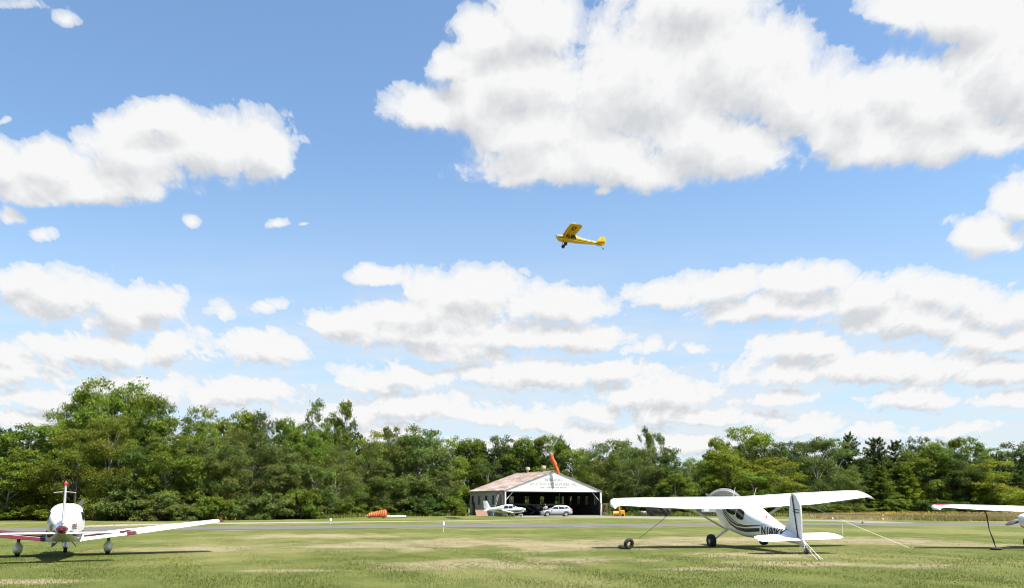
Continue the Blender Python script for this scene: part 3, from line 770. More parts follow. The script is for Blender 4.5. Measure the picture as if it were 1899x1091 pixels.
for sgn in (1, -1):
    def yy(z, zt=1.68): return .84 - .2 * min(1, (z - .98) / .7) * 1.0 + .012
    for (pl) in ([(.86, 1.14), (.30, 1.45), (-.18, 1.52), (-.22, 1.12)], [(-.34, 1.12), (-.32, 1.53), (-1.12, 1.50), (-1.2, 1.15)], [(-1.32, 1.16), (-1.26, 1.48), (-1.62, 1.42), (-1.85, 1.24)]):
        MB().add([(x, sgn * yy(z), z) for x, z in pl] + [(x, sgn * (yy(z) - .03), z) for x, z in pl], [(0, 1, 2, 3), (7, 6, 5, 4), (0, 4, 5, 1), (1, 5, 6, 2), (2, 6, 7, 3), (3, 7, 4, 0)]).build('window', M['glass'], sv, smooth=False)
    for x in (1.45, -1.4):
        ww_ = wheel(sv, (x, sgn * .84, .35), .35, .24, tyre_ratio=.68)
        mb = MB(); n = 18; r1, r2 = .40, .47; rr = []
        for i in range(n + 1):
            a = pi * (-.06 + 1.12 * i / n); rr.append([(x + r1 * cos(a), sgn * .955, .35 + r1 * sin(a)), (x + r2 * cos(a), sgn * .955, .35 + r2 * sin(a)), (x + r2 * cos(a), sgn * .80, .35 + r2 * sin(a)), (x + r1 * cos(a), sgn * .80, .35 + r1 * sin(a))])
        mb.loft(rr).build('wheel_arch', M['dgrey'], body)
    MB().cbox((0.0, sgn * .945, .32), (2.2, .04, .12), .015).build('sill', M['dgrey'], body)
    MB().cbox((2.16, sgn * .66, .68), (.2, .28, .13), .03, Matrix.Rotation(sgn * -.4, 3, 'Z')).build('headlight', M['glass'], body)
    MB().cbox((-2.33, sgn * .74, .98), (.14, .2, .3), .03).build('tail_light', M['red'], body)
    MB().cbox((.72, sgn * .98, 1.1), (.16, .2, .13), .03).build('mirror', M['silver'], body)
    MB().cbox((-.2, sgn * .925, .86), (.18, .03, .03), .005).build('door_handle', M['dgrey'], body)
MB().add([(1.08, -.72, 1.07), (1.08, .72, 1.07), (.40, .60, 1.585), (.40, -.60, 1.585), (1.06, -.72, 1.04), (1.06, .72, 1.04), (.38, .60, 1.55), (.38, -.60, 1.55)],
         [(0, 1, 2, 3), (7, 6, 5, 4), (0, 4, 5, 1), (1, 5, 6, 2), (2, 6, 7, 3), (3, 7, 4, 0)]).build('windshield', M['glass'], sv, smooth=False)
MB().cbox((2.33, 0, .48), (.14, 1.2, .2), .03).build('grille', M['dgrey'], body)
MB().cbox((-2.38, 0, .5), (.12, 1.5, .18), .03).build('bumper', M['dgrey'], body)

# ------------------------------------------------------------------ person beside the car
def skin_mesh(name, pts, edges, rad, m, parent, root_i=0, sub=2):
    me = bpy.data.meshes.new(name); me.from_pydata(pts, edges, []); me.update()
    o = bpy.data.objects.new(name, me); COL.objects.link(o)
    mod = o.modifiers.new('skin', 'SKIN'); o.modifiers.new('sub', 'SUBSURF').levels = sub
    if not me.skin_vertices: me.attributes
    sv_ = me.skin_vertices[0].data
    for i, r in enumerate(rad): sv_[i].radius = (r, r) if not hasattr(r, '__len__') else r
    sv_[root_i].use_root = True
    dg = bpy.context.evaluated_depsgraph_get(); ev = o.evaluated_get(dg); m2 = bpy.data.meshes.new_from_object(ev)
    bpy.data.objects.remove(o)
    o = bpy.data.objects.new(name, m2); COL.objects.link(o); m2.materials.clear(); m2.materials.append(m); m2.shade_smooth()
    if parent: o.parent = parent
    return o
pr = place('person', (at(1012.5, 958, 123.8).x, 124.6, .06), radians(-15), 1.0)
tag(pr, 'person in a white shirt bending forward over the bonnet of the silver car', 'person')
# body faces -y (towards camera), leaning over
Pp = [(0, 0, .95), (0, -.02, 1.15), (0, -.09, 1.38), (0, -.13, 1.50), (0, -.17, 1.60), (0, -.19, 1.70),
      (-.20, -.10, 1.42), (-.27, -.18, 1.16), (-.22, -.40, 1.02), (-.20, -.47, 1.00),
      (.20, -.10, 1.42), (.27, -.18, 1.16), (.22, -.40, 1.02), (.20, -.47, 1.00),
      (-.10, 0, .88), (-.12, -.04, .48), (-.12, .02, .08), (-.13, -.15, .03),
      (.10, 0, .88), (.12, -.02, .48), (.12, .04, .08), (.13, -.13, .03)]
Ee = [(0, 1), (1, 2), (2, 3), (3, 4), (4, 5), (2, 6), (6, 7), (7, 8), (8, 9), (2, 10), (10, 11), (11, 12), (12, 13), (0, 14), (14, 15), (15, 16), (16, 17), (0, 18), (18, 19), (19, 20), (20, 21)]
Rr = [.14, .14, .15, .06, .09, .085, .055, .043, .032, .035, .055, .043, .032, .035, .09, .06, .045, .04, .09, .06, .045, .04]
fb = len(Pp)
for s_, wi in ((-1, 9), (1, 13)):
    bx, by, bz = Pp[wi]
    for k in range(5):
        dx = (-.03 + .02 * k) if k < 4 else -s_ * .045
        L = (.075, .085, .08, .065, .045)[k]
        i0 = len(Pp); Pp.append((bx + dx * .7, by - (.03 if k < 4 else .0), bz)); Pp.append((bx + dx, by - .03 - L * .55, bz - .008)); Pp.append((bx + dx * 1.05, by - .03 - L, bz - .03))
        Ee += [(wi, i0), (i0, i0 + 1), (i0 + 1, i0 + 2)]; Rr += [.012, .0095, .008]
bodyp = skin_mesh('body', Pp, Ee, Rr, M['skin'], pr)
skin_mesh('shirt', [Pp[i] for i in (0, 1, 2, 6, 7, 10, 11)] + [(0, -.115, 1.46)], [(0, 1), (1, 2), (2, 3), (3, 4), (2, 5), (5, 6), (2, 7)], [.165, .165, .175, .082, .065, .082, .065, .09], M['shirt'], pr, 1)
skin_mesh('trousers', [Pp[i] for i in (0, 14, 15, 16, 18, 19, 20)], [(0, 1), (1, 2), (2, 3), (0, 4), (4, 5), (5, 6)], [.155, .105, .08, .065, .105, .08, .065], M['trousers'], pr, 0)
hh = MB().lathe([(.01, -.05), (.088, -.04), (.1, .03), (.07, .085), (.01, .11)], (0, -.165, 1.72), (0, .35, 1), 14); hh.build('hair', M['hair'], pr)
fc = MB()
for s_ in (-1, 1): fc.lathe([(.001, 0), (.013, .004), (.001, .01)], (s_ * .035, -.272, 1.665), (0, -1, 0), 8)
fc.build('eyes', M['black'], pr)
MB().path([(0, -.27, 1.66), (0, -.295, 1.625), (0, -.272, 1.618)], [.008, .013, .008], 6).build('nose', M['skin'], pr)
MB().path([(-.03, -.266, 1.585), (0, -.274, 1.583), (.03, -.266, 1.585)], .006, 5).build('mouth', mat('lips', (.3, .12, .1), .6), pr)
e_ = MB()
for s_ in (-1, 1): e_.torus((s_ * .09, -.185, 1.65), (1, .2, 0), .022, .009, 10, 6)
e_.build('ears', M['skin'], pr)

# ------------------------------------------------------------------ windsock on its pole in front of the hangar
ap = hp(HW / 2, .35); fr_ = hp(HW / 2, -.75)
a = at(1022, 844, fr_.y); b = at(1036, 879, fr_.y)
t = place('windsock', (ap.x, ap.y, PK + .1))
tag(t, 'limp orange windsock on a short mast at the peak of the hangar gable', 'windsock')
A = a - t.location; Bv = b - t.location
MB().path([(0, 0, -.1), (0, 0, A.z + .2)], [.035, .025], 8).build('mast', M['dgrey'], t)
rings = []; nseg = 18
for k in range(nseg + 1):
    u = k / nseg; off = float(np.interp(u, [0, .25, .4, 1], [-.02, -.12, .0, 0])); c_ = A.lerp(Bv, u)
    r = (.34 - .12 * u) * (1 + .14 * sin(k * 2.1)); fl = .75
    rings.append([(c_.x + off + r * cos(2*pi*j/14) * (1 + .12 * sin(3 * 2*pi*j/14 + k)), c_.y + r * fl * sin(2*pi*j/14), c_.z + .1 * cos(2*pi*j/14)) for j in range(14)])
MB().loft(rings, caps=False).build('sock', M['orange'], t, angle=60)
MB().torus(A, (.3, 0, 1), .42, .025, 20, 6).build('hoop', M['dgrey'], t)
MB().path([(0, 0, A.z + .1), (A.x, A.y, A.z + .02)], .02, 6).build('arm', M['dgrey'], t)

# ------------------------------------------------------------------ orange snow blower
t = place('snow_blower', (at(1149, 957, 124).x, 124, 0), radians(0))
tag(t, 'orange snow blower attachment with a curved discharge chute, standing in weeds beyond the hangar', 'snow blower')
mb = MB()
rings = []
for k in range(13):
    a_ = pi * (.5 + k / 12); rings.append([(-1.0, .35 * cos(a_) + .1, .42 + .36 * sin(a_)), (-.05, .35 * cos(a_) + .1, .42 + .36 * sin(a_))])
mb.loft(rings, closed=False); mb.box((-1.0, 0, .42), (.05, .7, .75)); mb.box((-.03, 0, .42), (.05, .7, .75)); mb.cbox((-.52, .25, .5), (.9, .3, .6), .05)
mb.build('auger_housing', M['snow'], t)
au = MB(); au.path([(-.98, -.08, .38), (-.05, -.08, .38)], .05, 8)
for k in range(8): au.torus((-.9 + .11 * k, -.08, .38), (1, .25, 0), .2, .022, 16, 5)
au.build('auger', M['snow'], t)
ch = MB().path([(.02, .15, .7), (.02, .15, 1.1), (-.02, .15, 1.5), (-.2, .15, 1.8), (-.48, .15, 1.98)], [.15, .14, .13, .13, .17], 10, 1.2); ch.build('chute', M['snow'], t)
en = MB().cbox((.42, .15, .5), (.7, .8, .85), .09); en.build('engine_cover', M['snow'], t)
for y in (-.3, .5): wheel(t, (.45, y, .2), .2, .12)

# ------------------------------------------------------------------ black utility vehicle
t = place('utility_vehicle', (at(1222, 958, 123).x, 123, 0), radians(-14), 1.0)
tag(t, 'black open utility vehicle with cargo bed parked by the bushes', 'utility vehicle')
UB = M['utv'] = mat('satin_black', (.022, .022, .024), .35)
mb = MB().cbox((-1.15, 0, 1.18), (1.5, 1.5, .85), .05); mb.build('cargo_bed', UB, t)
mb = MB(); mb.cbox((0, 0, .48), (3.3, 1.2, .36), .04); mb.cbox((1.05, 0, .95), (1.2, 1.45, .62), .16); mb.cbox((.25, 0, .72), (.9, 1.42, .3), .05); mb.cbox((-.32, 0, 1.05), (.16, 1.4, .9), .04); mb.cbox((-1.2, 0, .62), (1.3, 1.2, .3), .04); mb.cbox((.58, 0, 1.2), (.2, 1.4, .3), .05); mb.build('chassis', UB, t)
for y in (-.38, .38):
    MB().cbox((-.12, y, .98), (.5, .55, .14), .04).build('seat', M['dgrey'], t); 
    MB().cbox((-.38, y, 1.25), (.14, .55, .5), .05).build('seat_back', M['dgrey'], t)
cg = MB()
for y in (-.68, .68):
    cg.path([(.75, y, 1.05), (.35, y, 1.95), (-.45, y, 2.0), (-.5, y, .9)], .035, 8)
for x, z in ((.35, 1.95), (-.45, 2.0)): cg.path([(x, -.68, z), (x, .68, z)], .035, 8)
cg.build('roll_cage', M['steel'], t)
MB().cbox((-.02, 0, 2.03), (1.0, 1.5, .06), .02).build('canopy', UB, t)
MB().torus((.42, .36, 1.2), (1, 0, .6), .17, .02, 16, 6).build('steering_wheel', M['black'], t)
for y in (-.5, .5): MB().lathe([(.1, 0), (.1, .04), (.02, .06)], (1.64, y, .98), (1, 0, 0), 12).build('headlight', M['rim'], t)
MB().cbox((1.72, 0, .62), (.08, 1.3, .3), .03).build('bull_bar', M['dgrey'], t)
MB().cbox((1.0, -.74, .98), (.2, .03, .1), .01).build('reflector', M['orange'], t)
for x in (1.1, -1.15):
    for y in (-.68, .68): wheel(t, (x, y, .37), .37, .30, rim=M['dgrey'], tyre_ratio=.5)

# ------------------------------------------------------------------ arch shelter with a silver trailer inside
t = place('arch_shelter', (at(1344, 958, 129).x, 129, 0), radians(-15))
tag(t, 'pale ribbed arch shelter showing behind the nearer high wing plane', 'shelter')
M['fabric'] = mat('white_fabric', (.66, .66, .64), .7, noise=(2, (.5, .5, .48), .6, (1, 1, 1)))
_nt = M['fabric'].node_tree; _b = _nt.nodes['Principled BSDF']; _t = _nt.nodes.new('ShaderNodeBsdfTranslucent'); _t.inputs[0].default_value = (.7, .7, .68, 1)
_m = _nt.nodes.new('ShaderNodeMixShader'); _m.inputs[0].default_value = .5; _o = [q for q in _nt.nodes if q.type == 'OUTPUT_MATERIAL'][0]
_nt.links.new(_b.outputs[0], _m.inputs[1]); _nt.links.new(_t.outputs[0], _m.inputs[2]); _nt.links.new(_m.outputs[0], _o.inputs[0])
Rr_, n = 4.3, 36; L_ = 9
def arch(r, y): return [(r * cos(pi * k / n) * .84, y, max(0, r * sin(pi * k / n))) for k in range(n + 1)]
mb = MB(); mb.loft([arch(Rr_ + (.06 if i % 2 else 0), L_ * i / 18) for i in range(19)], closed=False)
mb.loft([arch(Rr_ - .12, L_ * i / 4) for i in range(5)], closed=False)
mb.loft([arch(Rr_, 0), arch(Rr_ - .12, 0)], closed=False)
mb.build('arch_skin', M['fabric'], t, angle=30)
for r in (Rr_ - .32, Rr_ - .02):
    MB().path([(r * cos(pi * k / n) * .84, -.04, max(0, r * sin(pi * k / n))) for k in range(n + 1)], .05, 6).build('hoop', M['steel'], t)
mb = MB(); mb.add(arch(Rr_ - .14, L_ - .1) , [tuple(range(n + 1))]); mb.build('end_panel', M['fabric'], t, smooth=False)
tx = at(1312, 957, 128).x
t = place('cargo_trailer', (tx, 127.2, 0), radians(4))
tag(t, 'low silver box trailer standing at the mouth of the arch shelter', 'trailer')
MB().cbox((0, 0, 1.2), (2.9, 1.7, 1.35), .1).build('box_body', M['silver'], t)
MB().box((0, 0, .48), (3.0, 1.5, .08)).build('chassis', M['dgrey'], t)
for x in (-.45, .45):
    for y in (-.78, .78): wheel(t, (x, y, .32), .32, .2)
MB().path([(1.45, 0, .48), (2.3, 0, .45)], .05, 8).build('tow_bar', M['dgrey'], t)
MB().box((-.6, -.857, 1.25), (.7, .012, 1.1)).build('door', M['offwhite'], t)

# ------------------------------------------------------------------ small things on the far side
t = place('covered_machine', (at(697, 962, 108).x, 108.5, 0))
tag(t, 'low machine wrapped in a rumpled orange tarp, on the grass in front of the trees', 'covered machine')
rings = []; n = 28
for k in range(n + 1):
    u = k / n; x = -1.25 + 2.6 * u; h_ = (.42 + .55 * u) * (1 + .09 * sin(k * 2.3)) * min(1, .45 + 5 * u) * (1 if u < .96 else .8); w_ = .5 * (1 + .1 * cos(k * 1.9))
    rings.append([(x, w_ * math.copysign(abs(cos(2*pi*j/18)) ** .7, cos(2*pi*j/18)), .22 + (h_ if sin(2*pi*j/18) > 0 else .12) * sin(2*pi*j/18) * (1 + .06 * sin(5 * j + k))) for j in range(18)])
MB().loft(rings).build('tarp', M['tarp'], t, angle=50)
MB().box((0, 0, .13), (2.5, .9, .1)).build('skid', M['dgrey'], t, smooth=False)
for x in (-.9, .9): wheel(t, (x, 0, .14), .14, .1)
o = MB().path([(0, 0, .18), (3.0, .3, .16)], .13, 12).build('white_pipe', M['greyfab']); o.location = (at(712, 959, 110).x, 110, 0)
tag(o, 'long pale pipe lying on the grass to the right of the orange tarp', 'pipe')

o = MB().cbox((0, 0, .35), (1.6, .8, .7), .1).build('concrete_block', M['concrete']); o.location = (at(1197, 957, 131).x, 131, 0); o.rotation_euler = (.05, .06, .4)
tag(o, 'pale concrete block in the weeds behind the black utility vehicle', 'concrete block')
t = place('iron_rack', (at(1121, 958, 133).x, 133, 0), .3)
tag(t, 'rusty iron rack standing right of the hangar', 'rack')
mb = MB()
for x in (-.5, .5):
    for y in (-.3, .3): mb.path([(x * .8, y, 0), (x, y, 2.0)], .04, 6)
mb.build('frame_legs', M['rust'], t)
mb = MB()
for z in (.5, 1.2, 1.95): mb.path([(-.5, -.3, z), (.5, -.3, z)], .035, 6); mb.path([(-.5, .3, z), (.5, .3, z)], .035, 6)
mb.path([(-.45, -.3, .1), (.5, -.3, 1.9)], .03, 6); mb.build('braces', M['rust'], t)

def marker_post(px, ytop, ybase, label, head=True, r=.045, m=None, grp=None):
    g0 = ground(px, ybase); top = at(px, ytop, g0.y).z
    t = place('marker_post', g0)
    tag(t, label, 'marker post', grp)
    MB().path([(0, 0, -.05), (0, 0, top - (.18 if head else 0))], r * .6, 8).build('stake', M['offwhite'], t)
    if head: MB().lathe([(r * 2.2, 0), (r * 2.2, .16), (r, .24)], (0, 0, top - .24), (0, 0, 1), 10).build('cap', M['white'], t)
GP = 'white marker posts along the runway'
marker_post(822.5, 968.5, 988, 'thin white marker post on the near runway edge left of the hangar', r=.03, grp=GP)
marker_post(613, 962.5, 973, 'white capped marker post between the far path and the runway', grp=GP)
marker_post(1544.5, 960, 966.5, 'short pale marker beyond the runway just right of the parked plane tail', r=.028, grp=GP)
marker_post(1637.5, 961, 967, 'short pinkish marker beside the runway where the two strips meet', r=.028, grp=GP)
marker_post(1674, 946.5, 952, 'white post at the back of the dry meadow before the dark trees', r=.07, grp=GP)
marker_post(1562.8, 970.5, 996, 'slim pale rod standing in the grass right of the parked plane tail', head=False, r=.03, grp=GP)
t = place('fence_post', Vector((at(481.5, 965, 97).x, 97, 0)))
tag(t, 'lone weathered fence post at the foot of the trees', 'post')
MB().path([(0, 0, 0), (.03, 0, .75)], [.07, .06], 8).build('post', M['rust'], t)

# tyres marking the tie down
g0 = ground(1165, 1020)
o = MB().torus((0, 0, 0), (0, 1, 0), .16, .075, 28, 10).build('old_tyre', M['rubber']); o.location = (ground(1166.5, 1020).x, ground(1166.5, 1020).y, .225); o.rotation_euler = (.25, 0, .45)
tag(o, 'small black tyre propped upright on the grass by the left wingtip shadow', 'tyre')
o = MB().torus((0, 0, 0), (0, 0, 1), .15, .07, 28, 10).build('old_tyre', M['rubber']); o.location = (ground(1157, 1019).x, ground(1157, 1019).y + .1, .07); o.rotation_euler = (.1, .1, 0)
tag(o, 'small black tyre lying flat beside the upright one', 'tyre')
g0 = ground(1847, 1021)
o = MB().torus((0, 0, 0), (0, 0, 1), .17, .05, 28, 8).build('old_tyre', M['rubber']); o.location = (g0.x, g0.y, .05)
tag(o, 'black tyre ring flat on the ground at the foot of the dark tie down strap', 'tyre')

def rope(pts, r, m, label, name='tiedown_rope'):
    o = MB().path(pts, r, 6).build(name, m); tag(o, label, 'rope'); return o

# ------------------------------------------------------------------ finish plane poses, then ropes from real points
bpy.context.view_layer.update()
C180_ROOT.rotation_mode = 'QUATERNION'
C180_ROOT.rotation_quaternion = (Matrix.Rotation(pi / 2 + .155, 4, 'Z') @ Matrix.Rotation(-ROLL, 4, 'X')).to_quaternion()
bpy.context.view_layer.update()
WM = C180_ROOT.matrix_world
la = WM @ (P @ Vector((-.1, 2.6, 1.62))); lb = ground(1184, 1000)
ra = WM @ (P @ Vector((-.1, -2.6, 1.62))); rb = ground(1686, 1017)
rope([la, la.lerp(lb, .5) - Vector((0, 0, .05)), lb], .011, M['ropeb'], 'thin dark tie down line from the left wing to the grass beside the plane')
rope([ra, ra.lerp(rb, .5) - Vector((0, 0, .04)), rb], .011, M['rope'], 'pale tie down rope from the right wing of the striped plane')
tw = WM @ Vector((-5.5, 0, .45)); e0 = ground(1522, 1040)
mb = MB(); a_, b_ = tw, e0 + Vector((0, 0, .02))
for k, (off, sag) in enumerate(((0, .0), (.03, .05), (-.04, .09))):
    mb.path([a_ + Vector((off * .4, 0, 0)), a_.lerp(b_, .35) + Vector((off, 0, .03 - sag)), a_.lerp(b_, .7) + Vector((off * 1.5, 0, .03 - sag)), b_ + Vector((off * 3, off, 0))], [.012, .009, .010, .007], 6)
mb.torus(a_.lerp(b_, .45) + Vector((0, 0, -.01)), (1, .3, .2), .05, .016, 12, 6)
o = mb.build('tiedown_rope', M['rope']); tag(o, 'knotted white rope strands tying the tailwheel to the ground', 'rope')
ra3 = RT3.matrix_world @ (P3 @ Vector((-.2, 3.0, 1.70))); rb3 = ground(1847, 1019)
pts = [ra3, ra3.lerp(rb3, .15) + Vector((.02, 0, -.02)), ra3.lerp(rb3, .5) + Vector((-.04, 0, -.05)), ra3.lerp(rb3, .8), rb3 + Vector((0, 0, .05))]
o = MB().path(pts, [.010, .03, .016, .028, .016], 6).build('tiedown_strap', M['ropeb']); tag(o, 'knotted black strap tying down the wing at the right edge', 'strap')

print('T1', time.time() - T0)
# ------------------------------------------------------------------ ground
def ground_material():
    m = bpy.data.materials.new('mown_grass'); m.use_nodes = True; nt = m.node_tree; b = nt.nodes['Principled BSDF']
    b.inputs['Roughness'].default_value = .9; b.inputs['Specular IOR Level'].default_value = .15
    g = nt.nodes.new('ShaderNodeNewGeometry')
    L = nt.links.new
    def noise(scale, detail=6, st=(1, 1, 1), rough=.6):
        mp = nt.nodes.new('ShaderNodeMapping'); mp.inputs['Scale'].default_value = st; L(g.outputs['Position'], mp.inputs[0])
        n = nt.nodes.new('ShaderNodeTexNoise'); n.inputs['Scale'].default_value = scale; n.inputs['Detail'].default_value = detail; n.inputs['Roughness'].default_value = rough
        L(mp.outputs[0], n.inputs['Vector']); return n.outputs['Fac']
    def math(op, a, b_=None, c=None, clamp=False):
        n = nt.nodes.new('ShaderNodeMath'); n.operation = op; n.use_clamp = clamp
        for i, v in enumerate((a, b_, c)):
            if v is None: continue
            if isinstance(v, (int, float)): n.inputs[i].default_value = v
            else: L(v, n.inputs[i])
        return n.outputs[0]
    def rng(v, a, b_, c=0., d=1.):
        n = nt.nodes.new('ShaderNodeMapRange'); n.interpolation_type = 'SMOOTHSTEP'
        for i, q in enumerate((a, b_, c, d)): n.inputs[i + 1].default_value = q
        L(v, n.inputs[0]); return n.outputs[0]
    def mix(f, a, b_):
        n = nt.nodes.new('ShaderNodeMix'); n.data_type = 'RGBA'
        for i, v in ((0, f), (6, a), (7, b_)):
            if isinstance(v, tuple): n.inputs[i].default_value = (*v, 1)
            elif isinstance(v, float): n.inputs[i].default_value = v
            else: L(v, n.inputs[i])
        return n.outputs[2]
    fine = noise(9, 8, (1, 1, 1), .75); mid = noise(1.1, 7, (.8, .55, 1), .7); big = noise(.16, 5, (.7, .5, 1)); st = noise(.55, 8, (.7, .45, 1), .7)
    col = mix(rng(mid, .35, .68), (.062, .081, .014), (.106, .114, .025))
    col = mix(rng(big, .45, .62, 0, .65), col, (.165, .155, .058))
    # worn dry earth where aircraft taxi and park (world positions)
    patches = [(700, 1012, 6, 6), (860, 1008, 7, 7), (1040, 1012, 7, 6), (1200, 1006, 6, 6), (835, 1048, 3.4, 2.6), (930, 1052, 2.4, 1.6), (1090, 1040, 3, 2.2), (1330, 1000, 5, 5), (1500, 1047, 3, 1.8), (1400, 1030, 3, 2.2),
               (350, 1018, 4, 4), (1620, 1003, 6, 6), (1800, 1012, 4, 3), (30, 1080, 2.4, .8), (1290, 1056, 2, .9), (250, 975, 6, 6), (540, 1060, 2.4, .8), (1700, 1050, 2, 1.2), (600, 995, 6, 5)]
    acc = None
    for (px, py, rx, ry) in patches:
        c = ground(px, py)
        v = nt.nodes.new('ShaderNodeVectorMath'); v.operation = 'SUBTRACT'; L(g.outputs['Position'], v.inputs[0]); v.inputs[1].default_value = (c.x, c.y, 0)
        w = nt.nodes.new('ShaderNodeVectorMath'); w.operation = 'MULTIPLY'; L(v.outputs[0], w.inputs[0]); w.inputs[1].default_value = (1 / rx, 1 / ry, 0)
        l = nt.nodes.new('ShaderNodeVectorMath'); l.operation = 'LENGTH'; L(w.outputs[0], l.inputs[0])
        acc = l.outputs['Value'] if acc is None else math('MINIMUM', acc, l.outputs['Value'])
    e = math('SUBTRACT', 1.0, acc); e = math('MAXIMUM', e, -.6)
    e = math('ADD', math('MULTIPLY', e, .85), math('MULTIPLY', math('SUBTRACT', st, .5), 2.6))
    e = math('ADD', e, math('MULTIPLY', math('SUBTRACT', mid, .5), .8))
    dry = rng(e, .0, .7, 0, .8)
    col = mix(dry, col, (.235, .19, .115))
    hf = noise(22, 5, (1, 1, 1), .8)
    v1 = rng(fine, .3, .7, .80, 1.18); v2 = rng(hf, .3, .7, .86, 1.14)
    mm = nt.nodes.new('ShaderNodeVectorMath'); mm.operation = 'SCALE'; L(col, mm.inputs[0]); L(math('MULTIPLY', v1, v2), mm.inputs['Scale'])
    L(mm.outputs[0], b.inputs['Base Color'])
    bp = nt.nodes.new('ShaderNodeBump'); bp.inputs['Strength'].default_value = .8; bp.inputs['Distance'].default_value = .06; L(fine, bp.inputs['Height']); L(bp.outputs[0], b.inputs['Normal'])
    return m
M['grass'] = ground_material()
S_ = 6000
o = MB().add([(-S_, -600, 0), (S_, -600, 0), (S_, S_, 0), (-S_, S_, 0)], [(0, 1, 2, 3)]).build('ground', M['grass'], smooth=False); tag(o, 'mown grass airfield with dry worn patches', kind='structure')

def ribbon(name, far, near, z, m, label):
    xs = np.linspace(far[0][0], far[-1][0], 320); rings = []
    for x in xs:
        yf = np.interp(x, [p[0] for p in far], [p[1] for p in far]); yn = np.interp(x, [p[0] for p in near], [p[1] for p in near])
        w = .22 * sin(x * .9) + .15 * sin(x * .37 + 1) + random.uniform(-.14, .14)
        a, b = ground(x, yf), ground(x, yn); w = max(-1., min(1., w / .5)) * min(.35, .28 * (a.y - b.y))
        rings.append([(a.x, a.y + w, z), (b.x, b.y - w * .6, z)])
    o = MB().loft(rings, closed=False).build(name, m, smooth=False); tag(o, label, kind='structure'); return o
M['asphalt'] = mat('worn_asphalt', (.125, .12, .115), .95, spec=.1, noise=(.8, (.18, .17, .155), .8, (.25, 1.5, 1)), bump=(30, .3, .01))
M['track'] = mat('pale_track', (.34, .31, .25), .95, noise=(.5, (.24, .23, .13), .9, (.3, 1.2, 1)))
M['gravel'] = mat('pale_gravel', (.25, .235, .19), .95, noise=(.5, (.17, .175, .09), .95, (.3, 1.2, 1)), bump=(40, .4, .02))
ribbon('runway', [(-260, 984), (0, 981.3), (400, 978), (860, 973.8), (1300, 972.3), (1640, 971.3), (2200, 971.3)], [(-260, 991), (0, 988), (400, 983.6), (900, 979.2), (1300, 976.8), (1613, 975.2), (2200, 975.4)], .012, M['asphalt'], 'narrow worn asphalt runway')
ribbon('taxi_path', [(150, 976.5), (240, 973.2), (400, 970.8), (650, 968.6), (900, 966.1), (1010, 965.4)], [(150, 979.5), (240, 976.4), (400, 973.2), (650, 970.2), (900, 967.1), (1010, 965.8)], .012, M['track'], 'pale gravel path beyond the runway')
ribbon('apron', [(955, 956.6), (1150, 957.2), (1300, 961.2), (1545, 965.8), (1613, 966.8), (1700, 970.9)], [(955, 960.3), (1150, 962), (1300, 964.8), (1545, 968), (1600, 971.2), (1700, 971.2)], .008, M['gravel'], 'pale gravel apron and track in front of the hangar')
for i, (px, py, w, d) in enumerate(((1085, 978.5, 1.2, .5), (1200, 978.3, 1.8, .6), (1275, 978.4, 1.3, .5), (432, 986, 1.6, .5), (1545, 977.4, 1.0, .3))):
    c = ground(px, py); n = 14
    o = MB().add([(c.x + w * cos(2*pi*k/n) * random.uniform(.7, 1.2), c.y + d * sin(2*pi*k/n) * random.uniform(.7, 1.2), .016) for k in range(n)], [tuple(range(n))]).build('gravel_patch', M['gravel'], smooth=False)
    tag(o, kind='structure')

# far hills seen through the gap in the trees
mb = MB(); rings = []
for k in range(61):
    x = -3500 + 7000 * k / 60; hgt = 150 + 35 * sin(k * .31 + 2) + 25 * sin(k * .83)
    rings.append([(x, 3600, -5), (x, 4200, hgt * .6), (x, 4900, hgt), (x, 5600, hgt * .5)])
o = mb.loft(rings, closed=False).build('hills', mat('far_hill_forest', (.06, .09, .07), 1, noise=(.01, (.04, .065, .05), .8, (1, 1, 1))), angle=180); tag(o, 'distant wooded hills', kind='structure')

# ------------------------------------------------------------------ grass blades
def mesh_np(name, verts, faces, m, attrs=None, smooth=False):
    me = bpy.data.meshes.new(name); nv, nf, k = len(verts), len(faces), faces.shape[1]
    me.vertices.add(nv); me.vertices.foreach_set('co', verts.astype(np.float32).ravel())
    me.loops.add(nf * k); me.loops.foreach_set('vertex_index', faces.astype(np.int32).ravel())
    me.polygons.add(nf); me.polygons.foreach_set('loop_start', np.arange(0, nf * k, k, dtype=np.int32))
    if attrs:
        for an, av in attrs.items():
            at_ = me.attributes.new(an, 'FLOAT', 'FACE'); at_.data.foreach_set('value', av.astype(np.float32))
    me.update(); me.validate()
    if m: me.materials.append(m)
    return me

def blades(P, hgt, wid, lean=.35, rng=RNG):
    n = len(P); a = rng.uniform(0, 2*pi, n); l = rng.uniform(0, lean, n) * hgt; b = rng.uniform(0, 2*pi, n)
    d = np.stack([np.cos(a), np.sin(a), np.zeros(n)], 1) * (wid / 2)[:, None]
    tip = P + np.stack([np.cos(b) * l, np.sin(b) * l, hgt], 1)
    V = np.empty((n, 3, 3)); V[:, 0] = P - d; V[:, 1] = P + d; V[:, 2] = tip
    return V.reshape(-1, 3), np.arange(n * 3).reshape(n, 3)

